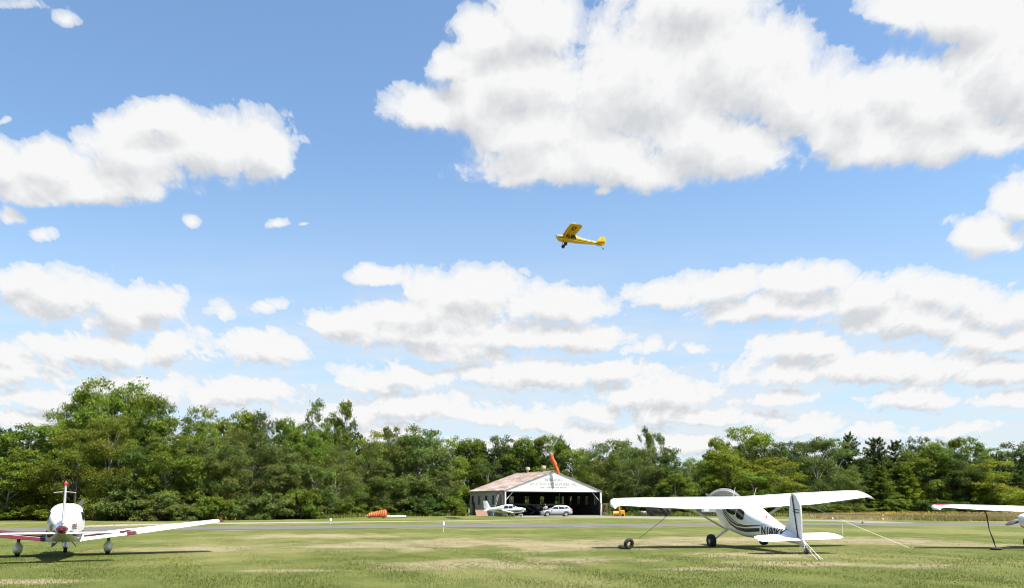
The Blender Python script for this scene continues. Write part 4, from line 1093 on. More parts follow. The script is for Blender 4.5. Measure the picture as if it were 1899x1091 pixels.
def attr_mat(name, stops, rough=.8, trans=.35, objcol=False, spec=.2):
    m = bpy.data.materials.new(name); m.use_nodes = True; nt = m.node_tree; nt.nodes.clear(); L = nt.links.new
    out = nt.nodes.new('ShaderNodeOutputMaterial'); at_ = nt.nodes.new('ShaderNodeAttribute'); at_.attribute_name = 'tone'
    if objcol:
        oi = nt.nodes.new('ShaderNodeObjectInfo')
        r = nt.nodes.new('ShaderNodeMapRange'); r.inputs[3].default_value = .72; r.inputs[4].default_value = 1.28; L(at_.outputs['Fac'], r.inputs[0])
        sc_ = nt.nodes.new('ShaderNodeVectorMath'); sc_.operation = 'SCALE'; L(oi.outputs['Color'], sc_.inputs[0]); L(r.outputs[0], sc_.inputs['Scale'])
        hs = nt.nodes.new('ShaderNodeHueSaturation'); L(sc_.outputs[0], hs.inputs['Color'])
        at2 = nt.nodes.new('ShaderNodeAttribute'); at2.attribute_name = 'hue'
        r2 = nt.nodes.new('ShaderNodeMapRange'); r2.inputs[3].default_value = .478; r2.inputs[4].default_value = .52; L(at2.outputs['Fac'], r2.inputs[0]); L(r2.outputs[0], hs.inputs['Hue'])
        c = hs.outputs[0]
    else:
        cr = nt.nodes.new('ShaderNodeValToRGB'); L(at_.outputs['Fac'], cr.inputs[0])
        while len(cr.color_ramp.elements) < len(stops): cr.color_ramp.elements.new(.5)
        for e, (p, q) in zip(cr.color_ramp.elements, stops): e.position = p; e.color = (*q, 1)
        c = cr.outputs[0]
    d = nt.nodes.new('ShaderNodeBsdfPrincipled'); d.inputs['Roughness'].default_value = rough; d.inputs['Specular IOR Level'].default_value = spec; L(c, d.inputs['Base Color'])
    t = nt.nodes.new('ShaderNodeBsdfTranslucent'); L(c, t.inputs[0]); mx = nt.nodes.new('ShaderNodeMixShader'); mx.inputs[0].default_value = trans
    L(d.outputs[0], mx.inputs[1]); L(t.outputs[0], mx.inputs[2]); L(mx.outputs[0], out.inputs[0])
    return m
n = 260000
z = 15.5 * np.exp(RNG.uniform(0, 1, n) * math.log(70 / 15.5)); x = RNG.uniform(-.72, .72, n) * z
cl = np.sin(x * .9 + 2 * np.sin(z * .35)) * np.sin(z * .8 + 1.5 * np.sin(x * .25)) + np.sin(x * 2.3 + z) * .5
keep = RNG.uniform(-1.2, 1.0, n) < cl + .35; x, z, cl = x[keep], z[keep], cl[keep]; n = len(x)
hg = RNG.uniform(.024, .06, n) * (1 + .25 * cl) * np.clip(1.2 - z / 55, .3, 1); wd = .007 + z * .0004
V, Fc = blades(np.stack([x, z, np.zeros(n) - .003], 1), hg, wd, .8)
me = mesh_np('grass_blades', V, Fc, attr_mat('grass_blade', [(0, (.062, .088, .014)), (.5, (.106, .130, .024)), (.85, (.145, .145, .045)), (1, (.20, .175, .09))]), {'tone': np.clip(RNG.normal(.45, .22, n), 0, 1)})
o = bpy.data.objects.new('grass_blades', me); COL.objects.link(o); tag(o, 'short mown grass in front of the planes', 'grass', kind='stuff')
# small yellow flowers in the lawn near the left plane
n = 150
gx, gy = [], []
for _ in range(n):
    c = (330 + RNG.normal(0, 40), 1045 + RNG.normal(0, 9)) if RNG.uniform() < .6 else (RNG.uniform(0, 600), RNG.uniform(1035, 1085))
    g_ = ground(*c); gx.append(g_.x); gy.append(g_.y)
P_ = np.stack([gx, gy, RNG.uniform(.05, .09, n)], 1)
q = .010
V = np.concatenate([P_ + np.array(v) * q for v in ((-1, -1, 0), (1, -1, 0), (1, 1, .4), (-1, 1, .4))], 0).reshape(4, n, 3).transpose(1, 0, 2).reshape(-1, 3)
me = mesh_np('yellow_flowers', V, np.arange(4 * n).reshape(n, 4), mat('flower_yellow', (.75, .55, .03), .8))
o = bpy.data.objects.new('yellow_flowers', me); COL.objects.link(o); tag(o, 'small yellow flowers scattered in the lawn', 'flowers', kind='stuff')

# dry meadow on the right
pts = []; n = 60000
px = RNG.uniform(1445, 2120, n); py = RNG.uniform(947.2, 965.5, n)
lim = np.interp(px, [1445, 1540, 1640, 1760, 2120], [958, 963.5, 965.2, 967.5, 968]); py = 947.2 + (py - 947.2) / 18.3 * (lim - 947.2)
G_ = np.array([ground(a, b)[:] for a, b in zip(px, py)])
tone = np.clip(.5 + .28 * np.sin(G_[:, 0] * .21 + np.sin(G_[:, 1] * .1)) + RNG.normal(0, .16, n), 0, 1)
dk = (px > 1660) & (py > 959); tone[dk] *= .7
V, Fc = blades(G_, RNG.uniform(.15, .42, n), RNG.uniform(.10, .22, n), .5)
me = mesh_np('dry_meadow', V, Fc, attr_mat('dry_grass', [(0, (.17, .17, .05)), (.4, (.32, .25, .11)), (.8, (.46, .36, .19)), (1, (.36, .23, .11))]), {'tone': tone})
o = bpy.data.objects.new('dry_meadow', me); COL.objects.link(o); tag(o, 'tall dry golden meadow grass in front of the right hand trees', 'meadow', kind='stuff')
n = 2600
px = np.concatenate([RNG.normal(1640, 18, 500), RNG.normal(1670, 14, 500), RNG.normal(1730, 30, 500), RNG.uniform(1480, 1899, 1100)]); py = 949 + RNG.exponential(2.6, n)
G_ = np.array([ground(a, b)[:] for a, b in zip(px, py)]); G_[:, 2] = .28
V, Fc = blades(G_, RNG.uniform(.15, .3, n), RNG.uniform(.15, .3, n), .5)
me = mesh_np('goldenrod', V, Fc, mat('goldenrod_yellow', (.62, .40, .03), .8)); o = bpy.data.objects.new('goldenrod', me); COL.objects.link(o); tag(o, 'yellow goldenrod flowering in the dry meadow', 'wildflowers', kind='stuff')
# weeds along the foot of the trees and shed
n = 26000
px = RNG.uniform(-150, 1480, n); base = np.interp(px, [-150, 400, 640, 720, 870, 1110, 1480], [966.5, 966, 961.5, 959.5, 958, 957.5, 959.5]); py = base - RNG.exponential(1.3, n)
keep = ~((px > 868) & (px < 1120)); px, py = px[keep], np.maximum(py[keep], 950); n = len(px)
G_ = np.array([ground(a, b)[:] for a, b in zip(px, py)])
tone = np.clip(.5 + .3 * np.sin(G_[:, 0] * .5) + RNG.normal(0, .2, n), 0, 1)
V, Fc = blades(G_, RNG.uniform(.2, .65, n), RNG.uniform(.12, .3, n), .6)
me = mesh_np('weeds', V, Fc, attr_mat('weed_green', [(0, (.05, .08, .012)), (.5, (.11, .145, .02)), (.85, (.19, .21, .035)), (1, (.24, .20, .09))]), {'tone': tone})
o = bpy.data.objects.new('weeds', me); COL.objects.link(o); tag(o, 'rough weeds along the foot of the trees', 'weeds', kind='stuff')

print('T2', time.time() - T0)
# ------------------------------------------------------------------ trees
LEAF = attr_mat('foliage', None, rough=.6, trans=.4, objcol=True, spec=.15)
BARK = mat('bark', (.09, .075, .06), .9, noise=(3, (.17, .15, .125), .7, (1, 1, .2)))
BARKP = mat('pale_bark', (.40, .37, .32), .9, noise=(3, (.22, .2, .17), .6, (1, 1, .3)))

def leaves_from(P, Nrm, size, rng, droop=0.):
    n = len(P)
    a = rng.normal(size=(n, 3)); a /= np.linalg.norm(a, axis=1)[:, None]
    nn = Nrm * .55 + a * .8 + np.array([0, 0, .35]); nn /= np.linalg.norm(nn, axis=1)[:, None]
    t = np.cross(nn, rng.normal(size=(n, 3))); t /= np.linalg.norm(t, axis=1)[:, None]
    if droop: t[:, 2] -= droop; t /= np.linalg.norm(t, axis=1)[:, None]
    b = np.cross(nn, t)
    L = size * rng.uniform(.7, 1.3, n); W = L * rng.uniform(.45, .7, n)
    V = np.empty((n, 4, 3))
    V[:, 0] = P - t * L[:, None] / 2; V[:, 1] = P + b * W[:, None] / 2 + nn * (L * .08)[:, None]; V[:, 2] = P + t * L[:, None] / 2; V[:, 3] = P - b * W[:, None] / 2 + nn * (L * .08)[:, None]
    return V.reshape(-1, 3)

def tree_proto(kind, seed, nl):
    """returns (crown mesh, trunk mesh) of a tree about 1 unit = metre, height HT, width WD"""
    rng = np.random.default_rng(seed); HT, WD = (6. if kind == 'bush' else 14.), 10.
    lobes = []
    if kind == 'broad':
        for _ in range(40):
            z = rng.uniform(.10, .93); w = WD / 2 * (sin(pi * (.14 + .80 * z)) ** .6) * .78
            a = rng.uniform(0, 2*pi); r = w * sqrt(rng.uniform(.15, 1)); s = rng.uniform(1.0, 1.9) * (1.1 - .32 * z)
            lobes.append((r * cos(a), r * sin(a), z * HT, s * 1.15, s * .8))
    elif kind == 'airy':
        for _ in range(60):
            z = rng.uniform(.1, .96); w = WD / 2 * (sin(pi * (.12 + .80 * z)) ** .5) * .92
            a = rng.uniform(0, 2*pi); r = w * sqrt(rng.uniform(.1, 1)); s = rng.uniform(.5, 1.15)
            lobes.append((r * cos(a), r * sin(a), z * HT, s * 1.2, s * .75))
    elif kind == 'upright':
        for _ in range(36):
            z = rng.uniform(.08, .97); w = WD * .36 * (1 - max(0, z - .35) ** 1.5 * 1.25) 
            a = rng.uniform(0, 2*pi); r = w * sqrt(rng.uniform(.1, 1)); s = rng.uniform(.7, 1.35) * (1.2 - .5 * z)
            lobes.append((r * cos(a), r * sin(a), z * HT, s * .9, s * 1.35))
    elif kind == 'bush':
        for _ in range(34):
            z = rng.uniform(.03, .8); w = WD / 2 * sqrt(max(.05, 1 - z * z)) * .9
            a = rng.uniform(0, 2*pi); r = w * sqrt(rng.uniform(.05, 1)); s = rng.uniform(.8, 1.5)
            lobes.append((r * cos(a), r * sin(a), z * HT, s * .95, s * .8))
    if kind == 'pine':
        Ps, Ns, T, Hu = [], [], [], []
        zz = .06
        while zz < .99:
            nb = 7 if zz < .8 else 5
            for k in range(nb):
                a = 2*pi * k / nb + rng.uniform(-.35, .35); L = WD / 2 * (1.06 - zz) ** .75 * rng.uniform(.7, 1.12); m_ = int(nl / 118 * (.35 + L / 5))
                u = rng.uniform(.12, 1, m_) ** .8; tone = rng.uniform(.1, .9); hu = rng.uniform()
                base = zz * HT + rng.uniform(-.3, .3)
                x = u * L; z = base + .22 * x - .03 * x * x + (.5 * u ** 2 if zz > .75 else 0); sp = rng.normal(0, 1, m_) * (.12 + .28 * u * (1.1 - u) * 2) * L * .35
                Ps.append(np.stack([x * cos(a) - sp * sin(a), x * sin(a) + sp * cos(a), z + rng.normal(0, .16, m_)], 1))
                Ns.append(np.tile([0, 0, 1.], (m_, 1))); T.append(np.clip(tone + rng.normal(0, .1, m_), 0, 1)); Hu.append(np.full(m_, hu))
            zz += .045 + .01 * rng.uniform()
        Pn, Nn, T, Hu = map(np.concatenate, (Ps, Ns, T, Hu)); size = np.full(len(Pn), .30)
        V = leaves_from(Pn, Nn, size, rng)
    else:
        vol = np.array([l[3] ** 2 for l in lobes]); per = (nl * vol / vol.sum()).astype(int)
        Ps, Ns, T, Hu = [], [], [], []
        for (x, y, z, sr, sz), m_ in zip(lobes, per):
            nc = max(8, m_ // (16 if kind == 'airy' else 24)); d = rng.normal(size=(nc, 3)); d /= np.linalg.norm(d, axis=1)[:, None]
            d[:, 2] = np.where(d[:, 2] < -.35, -d[:, 2], d[:, 2]); rad = rng.uniform(.6, 1.02, nc)
            c = np.array([x, y, z]) + d * rad[:, None] * np.array([sr, sr, sz]); ct = rng.uniform(.0, 1, nc); lt = rng.uniform(-.22, .22); hu = rng.uniform(0, 1)
            idx = rng.integers(0, nc, m_); off = rng.normal(size=(m_, 3)) * (np.array([.26, .26, .2]) if kind != 'airy' else np.array([.25, .25, .27]))
            Ps.append(c[idx] + off); Ns.append(d[idx]); T.append(np.clip(ct[idx] * .5 + .25 + lt + rng.normal(0, .08, m_), 0, 1)); Hu.append(np.clip(hu + rng.normal(0, .1, m_), 0, 1))
        Pn, Nn, T, Hu = map(np.concatenate, (Ps, Ns, T, Hu))
        size = np.full(len(Pn), {'airy': .23, 'bush': .36, 'broad': .27, 'upright': .27}[kind])
        V = leaves_from(Pn, Nn, size, rng, droop=.6 if kind == 'airy' else 0.)
    V[:, 2] = np.maximum(V[:, 2], .02)
    nf = len(V) // 4
    crown = mesh_np('crown', V, np.arange(nf * 4).reshape(nf, 4), LEAF, {'tone': T, 'hue': Hu})
    mb = MB(); lean = rng.uniform(-.3, .3, 2)
    tp = [(lean[0] * (k / 6) ** 1.5 * 2, lean[1] * (k / 6) ** 1.5 * 2, HT * .74 * k / 6) for k in range(7)]
    mb.path(tp, [.2, .17, .14, .11, .08, .05, .03] if kind != 'bush' else [.1, .09, .08, .06, .05, .03, .02], 8)
    for l in (sorted(lobes, key=lambda q: rng.uniform())[:16] if lobes else []):
        zf = max(.1, l[2] / HT * .62); i = min(5, int(zf / .74 * 6)); p0 = Vector(tp[i]).lerp(Vector(tp[i + 1]), .4)
        e = Vector(l[:3]); mb.path([p0, p0.lerp(e, .5) + Vector((0, 0, .35)), e], [.06, .04, .02], 6)
    o = mb.build('trunk_tmp', BARK); tm = o.data; bpy.data.objects.remove(o)
    return crown, tm

KIND = {}
for kind, k, nl in (('broad', 4, 19000), ('airy', 4, 21000), ('upright', 3, 15000), ('pine', 3, 16000), ('bush', 3, 11000)):
    KIND[kind] = [tree_proto(kind, 100 + 17 * i + len(kind), nl) for i in range(k)]
TONE = {'y': (.158, .198, .016), 'm': (.106, .153, .016), 'd': (.062, .098, .018), 'g': (.104, .140, .030), 'o': (.128, .160, .018), 'l': (.128, .182, .019)}
TNAME = {'y': 'yellow green', 'm': 'mid green', 'd': 'dark green', 'g': 'grey green', 'o': 'olive gold', 'l': 'light green'}
KNAME = {'broad': 'rounded tree', 'airy': 'feathery loose tree', 'upright': 'narrow upright tree', 'pine': 'pine tree', 'bush': 'low bush'}
ORD = ['first', 'second', 'third', 'fourth', 'fifth', 'sixth', 'seventh', 'eighth', 'ninth', 'tenth', 'eleventh', 'twelfth', 'thirteenth', 'fourteenth', 'fifteenth', 'sixteenth', 'seventeenth', 'eighteenth', 'nineteenth', 'twentieth',
       'twenty first', 'twenty second', 'twenty third', 'twenty fourth', 'twenty fifth', 'twenty sixth', 'twenty seventh', 'twenty eighth', 'twenty ninth', 'thirtieth'] + ['number %d' % k for k in range(31, 80)]
# (x px, top y px, crown width px, depth m, kind, tone)
FRONT = [(-60, 800, 150, 93, 'broad', 'm'), (20, 835, 120, 92, 'broad', 'l'), (65, 776, 150, 96, 'broad', 'm'), (150, 790, 140, 93, 'airy', 'o'), (205, 765, 110, 95, 'airy', 'o'), (262, 815, 110, 93, 'broad', 'd'),
         (318, 800, 120, 94, 'broad', 'm'), (362, 770, 120, 97, 'upright', 'g'), (415, 800, 110, 98, 'airy', 'g'), (470, 795, 120, 99, 'airy', 'g'), (520, 815, 100, 101, 'broad', 'g'), (572, 790, 100, 106, 'broad', 'l'),
         (585, 855, 90, 103, 'broad', 'g'), (625, 820, 90, 112, 'airy', 'g'), (672, 815, 100, 122, 'airy', 'g'), (728, 790, 70, 128, 'upright', 'g'), (780, 776, 120, 130, 'broad', 'g'), (715, 860, 90, 124, 'broad', 'g'),
         (828, 802, 80, 141, 'broad', 'l'), (820, 860, 80, 130, 'broad', 'g'), (1128, 812, 120, 144, 'airy', 'g'), (1175, 830, 110, 142, 'airy', 'g'), (1222, 826, 110, 145, 'broad', 'd'), (1250, 870, 80, 140, 'broad', 'm'),
         (1305, 845, 90, 150, 'airy', 'l'), (1345, 830, 110, 148, 'broad', 'y'), (1395, 870, 110, 146, 'broad', 'm'), (1440, 845, 120, 150, 'broad', 'y'), (1515, 812, 110, 158, 'airy', 'g'), (1560, 860, 70, 160, 'airy', 'g'),
         (1600, 850, 70, 172, 'pine', 'd'), (1632, 860, 80, 170, 'pine', 'm'), (1680, 862, 70, 172, 'pine', 'y'), (1715, 810, 110, 176, 'broad', 'm'), (1760, 830, 100, 176, 'broad', 'd'), (1795, 850, 90, 174, 'airy', 'd'),
         (1838, 848, 110, 172, 'broad', 'y'), (1885, 870, 80, 176, 'pine', 'd'), (1950, 850, 110, 176, 'broad', 'm')]
BACK = [(200, 735, 120, 109, 'broad', 'm'), (275, 745, 110, 109, 'broad', 'm'), (235, 712, 110, 110, 'broad', 'l'), (600, 760, 100, 121, 'broad', 'm'), (1385, 798, 110, 171, 'broad', 'y'), (-10, 785, 70, 125, 'upright', 'd'), (135, 742, 110, 108, 'airy', 'm'), (235, 697, 190, 106, 'airy', 'l'), (175, 716, 120, 107, 'airy', 'l'), (290, 730, 90, 107, 'airy', 'm'), (395, 748, 120, 112, 'broad', 'l'), (445, 745, 110, 114, 'broad', 'y'), (485, 758, 90, 115, 'airy', 'd'),
        (540, 768, 80, 116, 'broad', 'm'), (600, 738, 100, 118, 'upright', 'l'), (640, 742, 70, 119, 'upright', 'l'), (690, 795, 100, 140, 'broad', 'y'), (745, 800, 80, 146, 'broad', 'm'), (868, 806, 90, 156, 'broad', 'm'), (920, 802, 90, 158, 'broad', 'd'), (905, 850, 70, 150, 'broad', 'd'),
        (965, 800, 110, 160, 'broad', 'm'), (1015, 802, 90, 162, 'broad', 'm'), (1038, 806, 50, 164, 'upright', 'd'), (1070, 824, 90, 160, 'broad', 'l'), (1095, 850, 80, 156, 'broad', 'y'), (1190, 790, 50, 170, 'upright', 'd'), (1212, 797, 50, 172, 'airy', 'm'), (1155, 805, 70, 166, 'broad', 'm'), (1240, 838, 60, 165, 'upright', 'd'),
        (1382, 780, 120, 168, 'broad', 'y'), (1335, 805, 70, 166, 'broad', 'y'), (1430, 806, 80, 168, 'broad', 'g'), (1475, 812, 80, 170, 'broad', 'd'), (1540, 803, 90, 172, 'broad', 'm'), (1574, 799, 90, 178, 'pine', 'd'), (1622, 807, 110, 182, 'pine', 'd'), (1660, 815, 100, 184, 'pine', 'd'), (1700, 806, 70, 190, 'broad', 'd'),
        (1741, 806, 60, 190, 'broad', 'm'), (1787, 805, 90, 192, 'broad', 'm'), (1835, 822, 80, 196, 'broad', 'm'), (1875, 815, 90, 198, 'broad', 'd'), (1930, 820, 100, 196, 'pine', 'd')]
BUSH = [(895, 905, 60, 156, 'y'), (945, 905, 70, 157, 'y'), (990, 905, 70, 158, 'l'), (1035, 905, 70, 158, 'y'), (1075, 912, 70, 153, 'y'), (1108, 915, 50, 147, 'l'), (20, 940, 70, 91.5, 'm'), (90, 935, 80, 91.5, 'y'), (175, 920, 70, 92, 'o'), (235, 905, 90, 91, 'g'), (300, 915, 100, 90.5, 'g'), (345, 935, 70, 91.5, 'g'), (395, 920, 80, 93, 'm'), (450, 925, 90, 95, 'g'), (510, 910, 80, 97, 'g'), (560, 905, 80, 100, 'm'), (628, 945, 45, 112, 'y'),
        (655, 925, 60, 118, 'm'), (700, 935, 70, 122, 'm'), (740, 940, 40, 126, 'y'), (780, 915, 80, 126, 'd'), (830, 920, 70, 128, 'm'), (854, 941, 24, 126, 'y'), (1135, 930, 60, 137, 'g'), (1175, 925, 60, 137, 'm'), (1215, 930, 60, 138, 'm'), (1262, 935, 60, 138, 'y'), (1290, 925, 60, 140, 'm'),
        (1400, 925, 90, 143, 'm'), (1450, 930, 70, 146, 'm'), (1505, 925, 70, 150, 'g'), (1545, 935, 60, 155, 'm'), (1590, 938, 60, 164, 'l'), (1645, 925, 70, 168, 'm'), (1700, 930, 70, 170, 'd'), (1755, 925, 80, 172, 'd'), (1810, 920, 80, 172, 'm'), (1860, 925, 80, 174, 'd'), (1930, 920, 80, 174, 'm')]
cnt = {}
def plant(px, py, wpx, Y, kind, tone, name, label, cat, grp):
    t = at(px, py, Y); zc = Y * cos(PH); height = t.z; w = wpx * zc / F * 1.12
    k = cnt.get(kind, 0); cnt[kind] = k + 1; crown, trunk = KIND[kind][k % len(KIND[kind])]
    r = empty(name, (t.x, Y, 0)); r.rotation_euler = (0, 0, random.uniform(0, 6.28)); tag(r, label, cat, grp)
    hs = 14.6 if kind != 'bush' else 5.9
    s = (w / 10, w / 10, height / hs)
    r.scale = s
    c = bpy.data.objects.new('crown', crown); COL.objects.link(c); c.parent = r
    v = random.uniform(.88, 1.12); tc_ = TONE[tone]; c.color = (tc_[0] * v * random.uniform(.93, 1.07), tc_[1] * v, tc_[2] * v, 1)
    q = bpy.data.objects.new('trunk', trunk); COL.objects.link(q); q.parent = r
    if k % 3 == 1 and kind in ('airy', 'broad'): q.material_slots[0].link = 'OBJECT'; q.material_slots[0].material = BARKP
for row, lst, where in (('front', FRONT, 'in the front row'), ('back', BACK, 'in the rear row')):
    for i, (px, py, w, Y, kind, tone) in enumerate(sorted(lst)):
        plant(px, py, w, Y, kind, tone, 'pine_tree' if kind == 'pine' else 'tree', '%s %s, %s from left %s' % (TNAME[tone], KNAME[kind], ORD[i], where), 'tree', 'trees bordering the airfield')
for i, (px, py, w, Y, tone) in enumerate(sorted(BUSH)):
    plant(px, py, w, Y, 'bush', tone, 'bush', '%s low bush at the foot of the trees, %s from the left' % (TNAME[tone], ORD[i]), 'bush', 'bushes at the foot of the trees')
# wood behind the rows as one mass, coloured dark for shade in the gaps
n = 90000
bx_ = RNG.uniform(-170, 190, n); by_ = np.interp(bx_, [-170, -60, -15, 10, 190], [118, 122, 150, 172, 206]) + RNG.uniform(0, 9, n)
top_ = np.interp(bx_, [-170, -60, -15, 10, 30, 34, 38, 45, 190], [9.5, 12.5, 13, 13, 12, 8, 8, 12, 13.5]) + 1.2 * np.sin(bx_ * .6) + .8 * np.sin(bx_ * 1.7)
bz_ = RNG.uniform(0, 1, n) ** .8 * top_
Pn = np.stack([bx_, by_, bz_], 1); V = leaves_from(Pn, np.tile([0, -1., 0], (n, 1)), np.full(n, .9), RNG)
me = mesh_np('deep_wood', V, np.arange(4 * n).reshape(n, 4), attr_mat('shade_dark_foliage', [(0, (.02, .035, .007)), (1, (.05, .072, .014))]), {'tone': RNG.uniform(0, 1, n)})
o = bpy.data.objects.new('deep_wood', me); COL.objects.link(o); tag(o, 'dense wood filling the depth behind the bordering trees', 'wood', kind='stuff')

print('T3', time.time() - T0)
# ------------------------------------------------------------------ sky with cumulus
SUNV = Vector((.42, -.24, 1)).normalized()
el = math.asin(SUNV.z); az = atan2(SUNV.x, SUNV.y)
w = bpy.data.worlds.new('World'); sc.world = w; w.use_nodes = True; nt = w.node_tree; nt.nodes.clear(); L = nt.links.new
def nd(t, op=None, **k):
    n_ = nt.nodes.new(t)
    if op: n_.operation = op
    return n_
def mth(op, a, b=None, c=None, clamp=False):
    n_ = nt.nodes.new('ShaderNodeMath'); n_.operation = op; n_.use_clamp = clamp
    for i, v in enumerate((a, b, c)):
        if v is None: continue
        if isinstance(v, (int, float)): n_.inputs[i].default_value = v
        else: L(v, n_.inputs[i])
    return n_.outputs[0]
def vm(op, a, b=None, c=None, out=0):
    n_ = nt.nodes.new('ShaderNodeVectorMath'); n_.operation = op
    for i, v in enumerate((a, b, c)):
        if v is None: continue
        if isinstance(v, tuple): n_.inputs[i].default_value = v
        else: L(v, n_.inputs[i])
    return n_.outputs[out]
def sstep(v, a, b, c=0., d=1.):
    n_ = nt.nodes.new('ShaderNodeMapRange'); n_.interpolation_type = 'SMOOTHSTEP'
    for i, q in enumerate((a, b, c, d)): n_.inputs[i + 1].default_value = q
    L(v, n_.inputs[0]); return n_.outputs[0]
tcw = nt.nodes.new('ShaderNodeTexCoord'); sep = nt.nodes.new('ShaderNodeSeparateXYZ'); L(tcw.outputs['Generated'], sep.inputs[0])
ay = mth('MAXIMUM', mth('ABSOLUTE', sep.outputs[1]), .12)
U = mth('DIVIDE', sep.outputs[0], ay); Vv = mth('DIVIDE', sep.outputs[2], ay)
cb = nt.nodes.new('ShaderNodeCombineXYZ'); L(U, cb.inputs[0]); L(Vv, cb.inputs[1]); UV = cb.outputs[0]
CL = [  # x, y, rx, ry in photo pixels, density
    (380, 270, 165, 88), (250, 285, 150, 90), (90, 300, 130, 66), (480, 265, 75, 75), (300, 225, 110, 48), (10, 300, 90, 66), (210, 335, 170, 42),
    (920, 60, 90, 70), (800, 195, 90, 58), (985, 40, 115, 110), (960, 150, 150, 110), (1000, 250, 150, 85), (1190, 150, 190, 170), (1130, 285, 190, 62), (1360, 110, 200, 150), (1460, 170, 150, 100), (1300, 250, 130, 70), (1290, -10, 170, 110), (1110, 345, 40, 24, .25),
    (1720, 190, 180, 120), (1870, 130, 170, 170), (1800, 20, 170, 95), (1680, 10, 100, 45), (1640, 270, 130, 55), (1545, 245, 60, 50), (1800, 250, 150, 60),
    (880, 190, 90, 85), (860, 120, 70, 60), (1330, 270, 140, 80), (1000, 295, 160, 60), (1180, 300, 180, 60), (1570, 190, 90, 100), (1710, 260, 170, 65), (200, 350, 170, 42), (60, 345, 80, 40), (40, 5, 130, 60, .5), (130, 30, 80, 50, .5), (1830, 430, 95, 50), (1900, 375, 70, 65), (355, 402, 50, 30, .42), (508, 408, 44, 26, .42), (560, 412, 40, 14, .6), (20, 395, 62, 44, .3), (85, 432, 60, 38, .38), (5, 214, 34, 26, .45),
    (90, 550, 120, 60), (230, 575, 105, 50), (50, 520, 80, 36), (300, 560, 50, 36), (180, 650, 190, 40), (330, 635, 50, 32), (487, 655, 90, 36), (428, 575, 50, 50, .38), (516, 568, 62, 36, .4), (50, 690, 90, 30),
    (700, 505, 60, 26), (860, 545, 130, 48), (780, 580, 150, 42), (1030, 565, 110, 36), (760, 620, 165, 34), (930, 620, 120, 42), (860, 655, 120, 24), (640, 600, 60, 26),
    (1070, 625, 70, 30), (1195, 645, 75, 34, .3), (1290, 645, 50, 26, .42), (740, 705, 115, 32), (885, 700, 30, 20), (1010, 700, 140, 34), (1130, 690, 70, 24), (1225, 735, 120, 38), (770, 760, 120, 26), (900, 770, 100, 22), (1010, 785, 60, 20), (1110, 765, 80, 18), (650, 765, 60, 30),
    (1230, 545, 75, 34), (1350, 525, 90, 36), (1500, 525, 120, 38), (1430, 570, 150, 36), (1600, 560, 140, 40), (1760, 540, 110, 44), (1860, 570, 100, 50), (1700, 595, 150, 45), (1490, 645, 85, 30), (1620, 690, 220, 32), (1830, 690, 120, 36), (1470, 700, 80, 20), (1850, 630, 120, 34),
    (1700, 745, 90, 24), (1880, 750, 60, 20), (1500, 785, 70, 22), (1620, 800, 60, 14), (1450, 740, 60, 14), (1290, 775, 120, 22), (420, 730, 130, 26), (250, 715, 140, 26), (100, 740, 110, 22), (1120, 805, 120, 16), (720, 800, 80, 18), (60, 775, 90, 18), (1780, 800, 80, 14), (560, 780, 90, 20), (1000, 825, 200, 14), (1260, 830, 120, 20)]
def uvp(px, py): d = ray(px, py); return d.x / d.y, d.z / d.y
BL = []
for cl_ in CL:
    px, py, rx, ry = cl_[:4]; of_ = cl_[4] if len(cl_) > 4 else 0.
    u0, v0 = uvp(px, py); u1, _ = uvp(px + rx, py); _, v1 = uvp(px, py - ry); gk = 1.0 if py < 450 else 1.14; BL.append((u0, v0, (u1 - u0) * gk, (v1 - v0) * gk, of_))
# clouds outside the frame, so the rest of the sky is as broken as this part
rc = random.Random(5)
for _ in range(14):
    BL.append((rc.choice((-1, 1)) * rc.uniform(.95, 2.4), rc.uniform(.15, 1.2), rc.uniform(.12, .3), rc.uniform(.06, .12), 0.))
for _ in range(8): BL.append((rc.uniform(-1, 1), rc.uniform(.9, 2.2), rc.uniform(.15, .35), rc.uniform(.1, .2), 0.))
def field(p, bl):
    acc = None
    for (u, v, ru, rv, of_) in bl:
        q = vm('MULTIPLY_ADD', p, (1 / ru, 1 / rv, 0), (-u / ru, -v / rv + .08, 0)); q = vm('MINIMUM', q, vm('MULTIPLY', q, (1, 1.35, 1))); l = vm('LENGTH', q, out=1)
        if of_: l = mth('ADD', l, of_ + .20)
        if acc is None: acc = l
        else: acc = mth('SMOOTH_MIN', acc, l, .22)
    return mth('SUBTRACT', 1.0, acc)
def cloud_noise(p):
    # cloud layer seen in perspective: features flatten towards the horizon
    s = nt.nodes.new('ShaderNodeSeparateXYZ'); L(p, s.inputs[0])
    k = mth('DIVIDE', 1.0, mth('ADD', s.outputs[1], .50))
    c = nt.nodes.new('ShaderNodeCombineXYZ'); L(mth('MULTIPLY', s.outputs[0], k), c.inputs[0]); L(mth('MULTIPLY', k, .8), c.inputs[1]); c.inputs[2].default_value = 3.1
    a = nt.nodes.new('ShaderNodeTexNoise'); a.inputs['Scale'].default_value = 15; a.inputs['Detail'].default_value = 9; a.inputs['Roughness'].default_value = .62; a.inputs['Distortion'].default_value = .25; L(c.outputs[0], a.inputs['Vector'])
    b = nt.nodes.new('ShaderNodeTexVoronoi'); b.voronoi_dimensions = '2D'; b.feature = 'F1'; b.normalize = False
    b.inputs['Scale'].default_value = 25; b.inputs['Detail'].default_value = 2.2; b.inputs['Roughness'].default_value = .55; b.inputs['Lacunarity'].default_value = 2.3
    wob = vm('MULTIPLY', vm('SUBTRACT', a.outputs['Color'], (.5, .5, .5)), (.07, .07, 0)); L(vm('ADD', c.outputs[0], wob), b.inputs['Vector'])
    return mth('ADD', mth('MULTIPLY', a.outputs[0], .74), mth('MULTIPLY', mth('SUBTRACT', 1.05, b.outputs['Distance']), .22))
